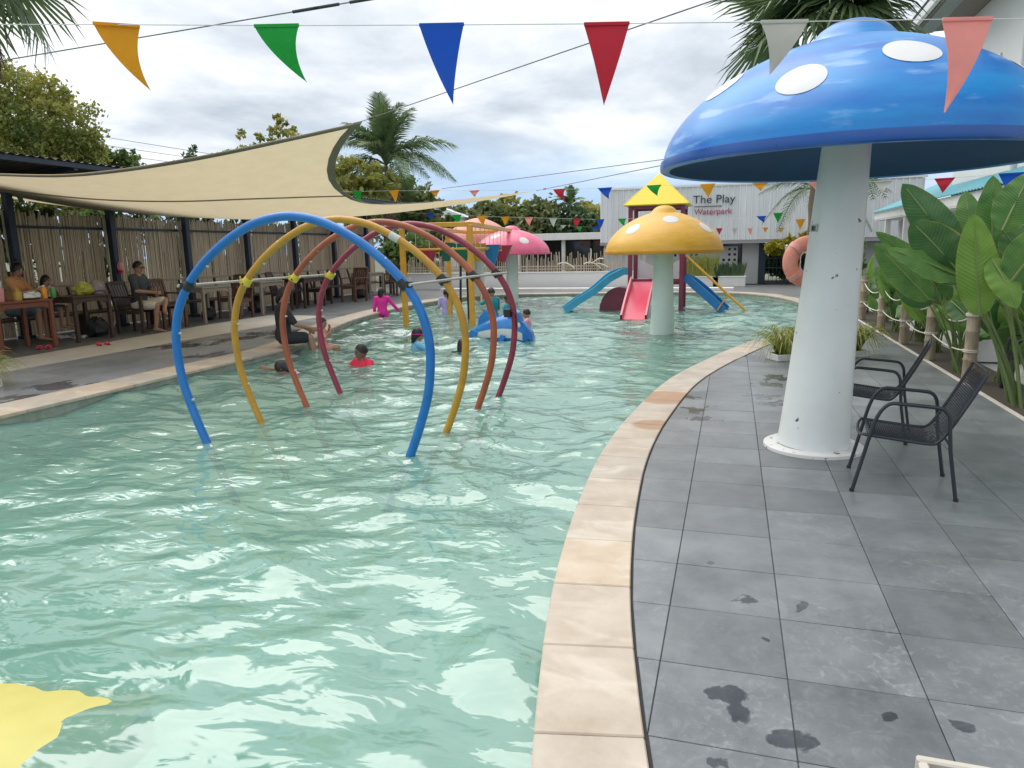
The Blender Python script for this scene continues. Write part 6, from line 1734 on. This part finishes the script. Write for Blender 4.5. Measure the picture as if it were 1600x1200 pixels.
# small white gable house far away
t = thing('far_house', 'small far white gable with a dark roof above the right half of the sail', 'house', (-26.5, 66, 0)); b = MB(); b.box((0, 0, 2.4), (5, 4, 4.8)); b.build('wall', 'wall_white', t); b = MB(); b.prism([Vector((-3, -2.4, 4.75)), Vector((3, -2.4, 4.75)), Vector((0, -2.4, 5.9))], (0, 5, 0)); b.build('roof', 'clad_white', t)
t = thing('power_pole', 'thin dark power pole right of the coconut palm', 'pole', (-24.2, 55, 0)); b = MB(); b.cyl((0, 0, 0), (0, 0, 6.3), .12, .09, 8); b.build('shaft', 'dark_metal', t); b = MB(); b.box((0, 0, 5.9), (1.0, .08, .08)); b.build('crossarm', 'dark_metal', t)

# ------------------------------------------------------------------ people
def capsule(b, p, q, r0, r1, n=12, flat=1.0, side=None):
    p, q = Vector(p), Vector(q); d = q - p; L_ = d.length
    if L_ < 1e-6: d = Vector((0, 0, 1)); L_ = 1e-6
    d.normalize(); a = d.cross(Vector((0, 1, 0)) if side is None else Vector(side))
    if a.length < .05: a = d.cross(Vector((1, 0, 0)))
    a.normalize(); c = d.cross(a); rings = []
    for i in range(5):
        t = PI / 2 * (1 - i / 4); rings.append((p - d * r0 * math.sin(t), r0 * math.cos(t)))
    for i in range(5):
        t = PI / 2 * i / 4; rings.append((q + d * r1 * math.sin(t), r1 * math.cos(t)))
    k = len(b.v)
    for c0, r in rings:
        r = max(r, 1e-4)
        for j in range(n):
            th = 2 * PI * j / n; b.v.append(tuple(c0 + a * math.cos(th) * r + c * math.sin(th) * r * flat))
    for i in range(9):
        for j in range(n):
            j2 = (j + 1) % n; b.f.append((k + i * n + j, k + i * n + j2, k + (i + 1) * n + j2, k + (i + 1) * n + j))
    b.f.append(tuple(k + j for j in reversed(range(n)))); b.f.append(tuple(k + 9 * n + j for j in range(n)))
def loft(b, secs, n=18):
    """secs: centre, rx vector (half width), ry vector (half depth)"""
    k = len(b.v)
    for c, rx, ry in secs:
        for j in range(n):
            th = 2 * PI * j / n; b.v.append(tuple(Vector(c) + Vector(rx) * math.cos(th) + Vector(ry) * math.sin(th)))
    for i in range(len(secs) - 1):
        for j in range(n):
            j2 = (j + 1) % n; b.f.append((k + i * n + j, k + i * n + j2, k + (i + 1) * n + j2, k + (i + 1) * n + j))
    b.f.append(tuple(k + j for j in reversed(range(n)))); m = (len(secs) - 1) * n; b.f.append(tuple(k + m + j for j in range(n)))
def fuse(b, name, m, parent, vox):
    me = b.mesh(name, m); o = link(name, me)
    rm = o.modifiers.new('r', 'REMESH'); rm.mode = 'VOXEL'; rm.voxel_size = vox; rm.use_smooth_shade = True
    sm = o.modifiers.new('s', 'SMOOTH'); sm.iterations = 3; sm.factor = .5
    dg = bpy.context.evaluated_depsgraph_get(); me2 = bpy.data.meshes.new_from_object(o.evaluated_get(dg))
    bpy.data.objects.remove(o); bpy.data.meshes.remove(me)
    me2.polygons.foreach_set('use_smooth', [True] * len(me2.polygons))
    if not me2.materials: me2.materials.append(MT[m])
    me2.name = name
    return link(name, me2, parent)
def hand(b, wr, d, palm_n, s=1.0, curl=.5, thumb_side=1):
    wr, d = Vector(wr), Vector(d).normalized(); n = Vector(palm_n); n = (n - d * n.dot(d)).normalized(); w = d.cross(n) * thumb_side
    capsule(b, wr, wr + d * .075 * s, .026 * s, .034 * s, 12, .55, n)
    capsule(b, wr + d * .03 * s + w * .012 * s, wr + d * .085 * s + w * .022 * s, .018 * s, .016 * s, 10)
    capsule(b, wr + d * .03 * s - w * .012 * s, wr + d * .08 * s - w * .024 * s, .018 * s, .015 * s, 10)
    for k, (o, l_) in enumerate(((.030, .068), (.010, .078), (-.011, .072), (-.031, .055))):
        p = wr + d * .088 * s + w * o * s; a = 0.0; 
        for j in range(3):
            a += curl * (.55 if j == 0 else .75); dd = d * math.cos(a) - n * math.sin(a); q = p + dd * l_ * s * (.42, .32, .26)[j]
            capsule(b, p, q, (.0095 - .0012 * j) * s, (.0088 - .0012 * j) * s, 8); p = q
    p = wr + d * .025 * s + w * .028 * s; q = p + (d * .6 + w * .75 - n * .2).normalized() * .038 * s; capsule(b, p, q, .012 * s, .011 * s, 8)
    capsule(b, q, q + (d * .85 + w * .35 - n * .35).normalized() * .032 * s, .011 * s, .009 * s, 8)
BASE = dict(pel=(0, 0, .93), ch=(0, .0, 1.27), nk=(0, 0, 1.46), hd=(0, .02, 1.60),
            hipL=(-.095, 0, .90), hipR=(.095, 0, .90), kneeL=(-.10, .02, .50), kneeR=(.10, .02, .50), ankL=(-.10, -.02, .08), ankR=(.10, -.02, .08), toeL=(-.11, .16, .03), toeR=(.11, .16, .03),
            shL=(-.18, -.01, 1.41), shR=(.18, -.01, 1.41), elL=(-.24, -.03, 1.13), elR=(.24, -.03, 1.13), wrL=(-.25, .06, .89), wrR=(.25, .06, .89))
def person(label, loc, rz, s, J=None, skin='skin', hair='short', top='cloth_black', sleeve=.5, bottom='cloth_black', leg=.5, face=(0, 1, 0), headk=1.0, female=False, curl=.5, hair_m='hair', extra=None, vox=None, group=None, feet=True):
    """figure in local metres (adult 1.7 m tall), face +y; J overrides joints"""
    t = thing('person', label, 'person', loc, rz, group); t.scale = (s, s, s)
    j = {k: Vector(v) for k, v in BASE.items()}
    for k, v in (J or {}).items(): j[k] = Vector(v)
    vox = vox or .011
    b = MB()
    spine = (j['ch'] - j['pel']).normalized(); sx = (j['shR'] - j['shL']).normalized(); hx = (j['hipR'] - j['hipL']).normalized()
    fwd = spine.cross(sx); fwd = -fwd if fwd.y < 0 and abs(fwd.y) > .3 else fwd; fwd.normalize()
    wk = .93 if female else 1.0
    def sec(u, w, d, off=0):
        c = j['pel'].lerp(j['nk'], u) + fwd * off; x = hx.lerp(sx, min(1, u * 1.3)).normalized(); return (c, x * w * wk, fwd * d)
    tor = [sec(-.10, .12, .09), sec(-.02, .165, .11), sec(.12, .165, .11), sec(.30, .135 if female else .145, .095, .005), sec(.52, .155, .11, .01), sec(.72, .175, .115, .01), sec(.86, .165, .09, 0), sec(.95, .10, .065, 0), sec(1.03, .058, .058, .005)]
    loft(b, tor)
    hk = headk; hd = j['hd']; up = (hd - j['nk']).normalized(); fc = Vector(face); fc = (fc - up * fc.dot(up)).normalized(); sd = fc.cross(up)
    Rh = Matrix((sd, fc, up)).transposed()
    capsule(b, j['nk'] - up * .03, hd - up * .05 * hk, .056, .05)
    b.ell(hd, (.073 * hk, .092 * hk, .108 * hk), 16, 12, Rh); b.ell(hd + fc * .022 * hk - up * .055 * hk, (.055 * hk, .066 * hk, .062 * hk), 14, 10, Rh)
    b.ell(hd + fc * .094 * hk - up * .018 * hk, (.013 * hk, .018 * hk, .022 * hk), 8, 6, Rh)
    for q in (-1, 1): b.ell(hd + sd * q * .073 * hk - up * .012 * hk, (.010 * hk, .018 * hk, .030 * hk), 8, 6, Rh)
    capsule(b, j['shL'] + (j['shR'] - j['shL']) * .12, j['shR'] + (j['shL'] - j['shR']) * .12, .058, .058)
    for S in 'LR':
        capsule(b, j['sh' + S], j['el' + S], .052, .040); capsule(b, j['el' + S], j['wr' + S], .040, .027)
        pn = Vector((-1 if S == 'R' else 1, -.25, 0)); hand(b, j['wr' + S], (j['wr' + S] - j['el' + S]), pn * -1, 1.0, curl, 1 if S == 'R' else -1)
        if feet:
            capsule(b, j['hip' + S], j['knee' + S], .084, .056); capsule(b, j['knee' + S], j['ank' + S] , .054, .036)
            m_ = j['knee' + S].lerp(j['ank' + S], .28); capsule(b, m_, j['knee' + S].lerp(j['ank' + S], .45), .056, .046)
            ft = (j['toe' + S] - j['ank' + S]); capsule(b, j['ank' + S] + Vector((0, 0, -.03)) - ft * .18, j['ank' + S] + ft * .62 + Vector((0, 0, -.01)), .034, .032); capsule(b, j['ank' + S] + ft * .62, j['toe' + S] + ft * .08, .036, .022, 10, .6, (0, 0, 1))
    body = fuse(b, 'body', skin, t, vox)
    for q in (-1, 1):
        e = MB(); e.ell(hd + fc * .084 * hk + sd * q * .031 * hk + up * .006 * hk, (.013 * hk, .008 * hk, .0075 * hk), 8, 6, Rh); e.build('eye', 'eye', t, smooth=60)
        e = MB(); c = hd + fc * .088 * hk + sd * q * .031 * hk + up * .028 * hk; e.ell(c, (.019 * hk, .006 * hk, .005 * hk), 8, 5, Rh); e.build('eyebrow', hair_m, t, smooth=60)
    e = MB(); e.ell(hd + fc * .086 * hk - up * .060 * hk, (.024 * hk, .008 * hk, .0085 * hk), 10, 6, Rh); e.build('mouth', 'lips', t, smooth=60)
    # hair
    e = MB(); P = []
    for i in range(11):
        ph = (i / 10) * (1.75 if hair in ('short', 'wet') else 2.05); row = []
        for k in range(21):
            th = 2 * PI * k / 20; front = max(0, math.sin(th)); lim = ph * (1 - .46 * front ** 1.5)
            q = Vector((math.sin(lim) * math.cos(th) * .082, math.sin(lim) * math.sin(th) * .101 - .006, math.cos(lim) * .120 - .002)) * hk
            q *= 1 + .05 * mnoise.noise(q * 40)
            row.append(hd + Rh @ q)
        P.append(row)
    e.grid(P); ho = e.build('hair', hair_m, t, smooth=70, solid=.008, weld=True)
    if hair in ('bun', 'pony', 'long', 'bob'):
        e = MB()
        if hair == 'bun': e.ell(hd + up * .115 * hk - fc * .05 * hk, (.055, .052, .05), 12, 8, Rh); e.ell(hd - fc * .07 * hk, (.075 * hk, .05 * hk, .09 * hk), 12, 8, Rh)
        if hair == 'pony': e.tube(bez(hd - fc * .09 * hk + up * .03, hd - fc * .17 * hk, hd - fc * .12 * hk - up * .22, 8), [.03, .04, .042, .04, .036, .03, .024, .016, .006], 8)
        if hair in ('long', 'bob'):
            ln = .26 if hair == 'long' else .12
            loft(e, [(hd - fc * .035 * hk + up * .02, sd * .082 * hk, fc * .068 * hk), (hd - fc * .045 * hk - up * .06, sd * .086 * hk, fc * .06 * hk), (hd - fc * .06 * hk - up * (.06 + ln * .5), sd * .085, fc * .045), (hd - fc * .07 * hk - up * (.06 + ln), sd * .05, fc * .025)], 14)
        e.build('hair_knot' if hair == 'bun' else 'hair_length', hair_m, ho, smooth=70)
    # clothes
    if top:
        e = MB(); g = .013
        loft(e, [(c, Vector(x).normalized() * (Vector(x).length + g + .006), Vector(y).normalized() * (Vector(y).length + g + .006)) for c, x, y in tor[1:-1]])
        capsule(e, j['shL'] + (j['shR'] - j['shL']) * .14, j['shR'] + (j['shL'] - j['shR']) * .14, .058 + g, .058 + g)
        for S in 'LR':
            if sleeve > 0:
                u = min(1, sleeve * 2); q = j['sh' + S].lerp(j['el' + S], u); capsule(e, j['sh' + S], q, .053 + g, .053 - .012 * u + g)
                if sleeve > .5: capsule(e, j['el' + S], j['el' + S].lerp(j['wr' + S], (sleeve - .5) * 2), .041 + g, .034 + g)
        fuse(e, 'shirt', top, t, vox * 1.1)
    if bottom:
        e = MB(); g = .016
        loft(e, [(c, Vector(x).normalized() * (Vector(x).length + g), Vector(y).normalized() * (Vector(y).length + g)) for c, x, y in tor[0:3]])
        for S in 'LR':
            u = min(1, leg * 2); capsule(e, j['hip' + S], j['hip' + S].lerp(j['knee' + S], u), .086 + g, .086 - .026 * u + g)
            if leg > .5: capsule(e, j['knee' + S], j['knee' + S].lerp(j['ank' + S], (leg - .5) * 2), .057 + g, .045 + g)
        fuse(e, 'shorts', bottom, t, vox * 1.1)
    if extra: extra(t, j, hd, fc, up, sd, hk, Rh)
    return t
def goggles(col):
    def f(t, j, hd, fc, up, sd, hk, Rh):
        e = MB(); e.tube([hd + Rh @ (Vector((math.cos(a) * .086, math.sin(a) * .106, .006 + .01 * math.sin(a))) * hk) for a in [2 * PI * k / 24 for k in range(24)]], .009, 6, closed=True); o = e.build('goggles', col, t, smooth=60)
        for q in (-1, 1):
            e = MB(); e.ell(hd + fc * .094 * hk + sd * q * .032 * hk + up * .008 * hk, (.030 * hk, .016 * hk, .022 * hk), 10, 6, Rh); e.build('lens', col, o, smooth=60)
    return f
def specs(t, j, hd, fc, up, sd, hk, Rh):
    e = MB()
    for q in (-1, 1):
        c = hd + fc * .102 * hk + sd * q * .034 * hk + up * .006 * hk
        e.tube([c + sd * math.cos(a) * .028 + up * math.sin(a) * .021 for a in [2 * PI * k / 14 for k in range(14)]], .0035, 5, closed=True); e.tube([c + sd * q * .028, hd + sd * q * .078 + fc * .0], .003, 4)
    e.build('glasses', 'rubber', t)
SIT = dict(pel=(0, 0, .55), ch=(0, .0, .90), nk=(0, .02, 1.09), hd=(0, .05, 1.235), hipL=(-.095, .0, .53), hipR=(.095, .0, .53), kneeL=(-.12, .42, .53), kneeR=(.12, .42, .53), ankL=(-.12, .42, .10), ankR=(.12, .42, .10), toeL=(-.12, .58, .04), toeR=(.12, .58, .04),
           shL=(-.18, .01, 1.04), shR=(.18, .01, 1.04), elL=(-.25, .06, .78), elR=(.25, .06, .78), wrL=(-.08, .30, .74), wrR=(.08, .30, .74))
def J(base=None, **k):
    d = dict(base or {}); d.update(k); return d
# man in the armchair, one ankle up over the other knee
person('man in a dark grey T-shirt and cream shorts sitting cross-legged in a terrace armchair', (-13.66, 14.02, -.02), RD(-78), 1.27,
       J(SIT, kneeL=(-.20, .40, .60), ankL=(.04, .50, .42), toeL=(.14, .60, .36), kneeR=(.14, .42, .52), ankR=(.14, .36, .09), toeR=(.14, .52, .04), wrL=(-.10, .30, .76), wrR=(.02, .32, .76), elR=(.24, .12, .80), elL=(-.24, .10, .80)),
       'skin', 'short', 'cloth_charcoal', .42, 'cloth_cream', .44, (.05, 1, -.05), extra=specs, vox=.009)
person('woman in an orange top with a hair bun leaning over the red-brown table', (-14.66, 11.62, 0.03), RD(-66), 1.27,
       J(SIT, ch=(0, .06, .90), nk=(0, .10, 1.08), hd=(.02, .15, 1.22), elL=(-.22, .22, .82), elR=(.22, .22, .82), wrL=(-.05, .44, .88), wrR=(.10, .46, .88), shL=(-.18, .06, 1.04), shR=(.18, .06, 1.04)),
       'skin', 'bun', 'cloth_orange', .45, 'cloth_denim', .45, (.5, 1, -.25), female=True)
person('small child with dark hair drinking beside the woman in orange', (-14.42, 12.2, .26), RD(-75), .86,
       J(SIT, wrL=(-.05, .20, 1.05), wrR=(.05, .20, 1.05), elL=(-.24, .16, .86), elR=(.24, .16, .86)), 'skin', 'bob', 'cloth_white', .4, 'cloth_denim', .4, (.1, 1, -.1), headk=1.22)
person('person in patterned shorts sitting half outside the left frame edge', (-14.35, 10.25, 0.0), RD(-70), 1.25, SIT, 'skin', 'long', 'cloth_denim', .4, 'cloth_charcoal', .42, (.2, 1, 0), female=True)
# woman in black sitting on the pool rim, toddler in her arms
person('woman in black sitting on the pool rim, legs in the water', (-8.28, 11.95, -.46), RD(-52), 1.22,
       J(SIT, kneeL=(-.10, .40, .52), kneeR=(.12, .40, .52), ankL=(-.10, .50, .10), ankR=(.12, .50, .10), toeL=(-.1, .64, .02), toeR=(.12, .64, .02), wrL=(-.02, .40, .64), wrR=(.16, .42, .68), elL=(-.24, .18, .76), elR=(.25, .18, .76), hd=(.03, .06, 1.23)),
       'skin', 'bob', 'cloth_black', .44, 'cloth_black', .40, (.7, .9, -.05), female=True)
person('toddler in a peach top held by the woman in black', (-7.75, 12.45, -.43), RD(-70), .70,
       J(SIT, wrL=(-.05, .22, 1.10), wrR=(.08, .26, 1.0), elL=(-.24, .14, .86), elR=(.24, .14, .86)), 'skin', 'short', 'cloth_peach', .5, 'cloth_peach', .3, (.3, 1, 0), headk=1.3)
# bathers
SWIM = dict(elL=(-.32, .16, 1.22), elR=(.32, .16, 1.22), wrL=(-.34, .40, 1.30), wrR=(.34, .40, 1.30))
def bather(label, px, py, rz, s, above, **k):
    """above: how much of the figure's own height stands out of the water (in its own metres)"""
    p = PZ(px, py, W); return person(label, (p.x, p.y, W - (1.71 - above) * s), rz, s, **k)
bather('girl in a magenta swimsuit standing in shallow water with her back to us', 598, 494, RD(25), .98, .86, J=J(None, wrR=(.50, .16, .98), elR=(.36, .04, 1.16), wrL=(-.24, .12, .92)), top='cloth_magenta', sleeve=.9, bottom='cloth_magenta', leg=.3, hair='bob', headk=1.15, female=True, face=(.6, 1, 0))
bather('girl in a lilac shirt with a ponytail wading behind the blue arch', 698, 489, RD(10), .98, .75, J=J(None, wrR=(.42, .10, .98), elR=(.34, -.02, 1.16), wrL=(-.36, .16, 1.10)), top='cloth_lilac', sleeve=.4, bottom='cloth_white', leg=.3, hair='pony', headk=1.15, female=True, face=(-.6, 1, 0))
bather('child in a light blue top with pink goggles low in the water', 652, 545, RD(-50), 1.0, .40, J=J(SWIM, wrR=(.10, .26, 1.44), elR=(.30, .18, 1.28)), top='cloth_lightblue', sleeve=.4, bottom='cloth_black', leg=.3, hair='bob', headk=1.18, face=(.2, 1, 0), extra=goggles('cloth_magenta'))
bather('child in a red top shaking water off a wet head inside the arch tunnel', 567, 572, RD(160), .98, .37, J=SWIM, top='cloth_red', sleeve=.4, bottom='cloth_red', leg=.3, hair='short', headk=1.18, skin='skin_dark', face=(.4, 1, -.2))
person('swimmer with only a dark wet head out of the water', (PZ(446, 585, W).x, PZ(446, 585, W).y, W - 1.33), RD(110), 1.0,
       J(None, pel=(0, -.48, 1.0), ch=(0, -.22, 1.18), nk=(0, -.06, 1.33), hd=(0, .05, 1.44), hipL=(-.095, -.52, .96), hipR=(.095, -.52, .96), kneeL=(-.1, -.9, .82), kneeR=(.1, -.9, .86), ankL=(-.1, -1.3, .86), ankR=(.1, -1.3, .78), toeL=(-.1, -1.42, .82), toeR=(.1, -1.42, .74),
         shL=(-.17, -.10, 1.27), shR=(.17, -.10, 1.27), elL=(-.28, .10, 1.26), elR=(.30, .10, 1.36), wrL=(-.24, .34, 1.26), wrR=(.26, .34, 1.40)), 'skin', 'bob', 'cloth_pink', .5, 'cloth_pink', .3, (0, 1, .5), headk=1.1)
bather('swimmer with a black cap seen from behind between the yellow and orange arches', 722, 549, RD(15), .95, .25, J=SWIM, top='cloth_black', sleeve=.4, bottom='cloth_black', leg=.3, hair='long', headk=1.12, face=(0, 1, 0))
person('child in a teal top riding the tail end of the whale ride', (-5.02, 15.05, -.12), RD(60), .80, J(SIT, wrL=(-.14, .30, 1.16), elL=(-.26, .16, .94)), 'skin', 'short', 'cloth_teal', .5, 'cloth_black', .4, (.3, 1, .1), headk=1.2)
person('child riding in the middle of the whale ride behind the orange arch', (-4.66, 14.92, -.22), RD(-80), .78, SIT, 'skin_dark', 'short', 'cloth_teal', .5, 'cloth_black', .4, (.3, 1, 0), headk=1.2)
bather('child in a pale pink top behind the maroon arch holding the whale ride', 824, 512, RD(100), .86, .52, J=J(SWIM), top='cloth_pink', sleeve=.5, bottom='cloth_pink', leg=.3, hair='short', headk=1.18, face=(0, 1, 0))
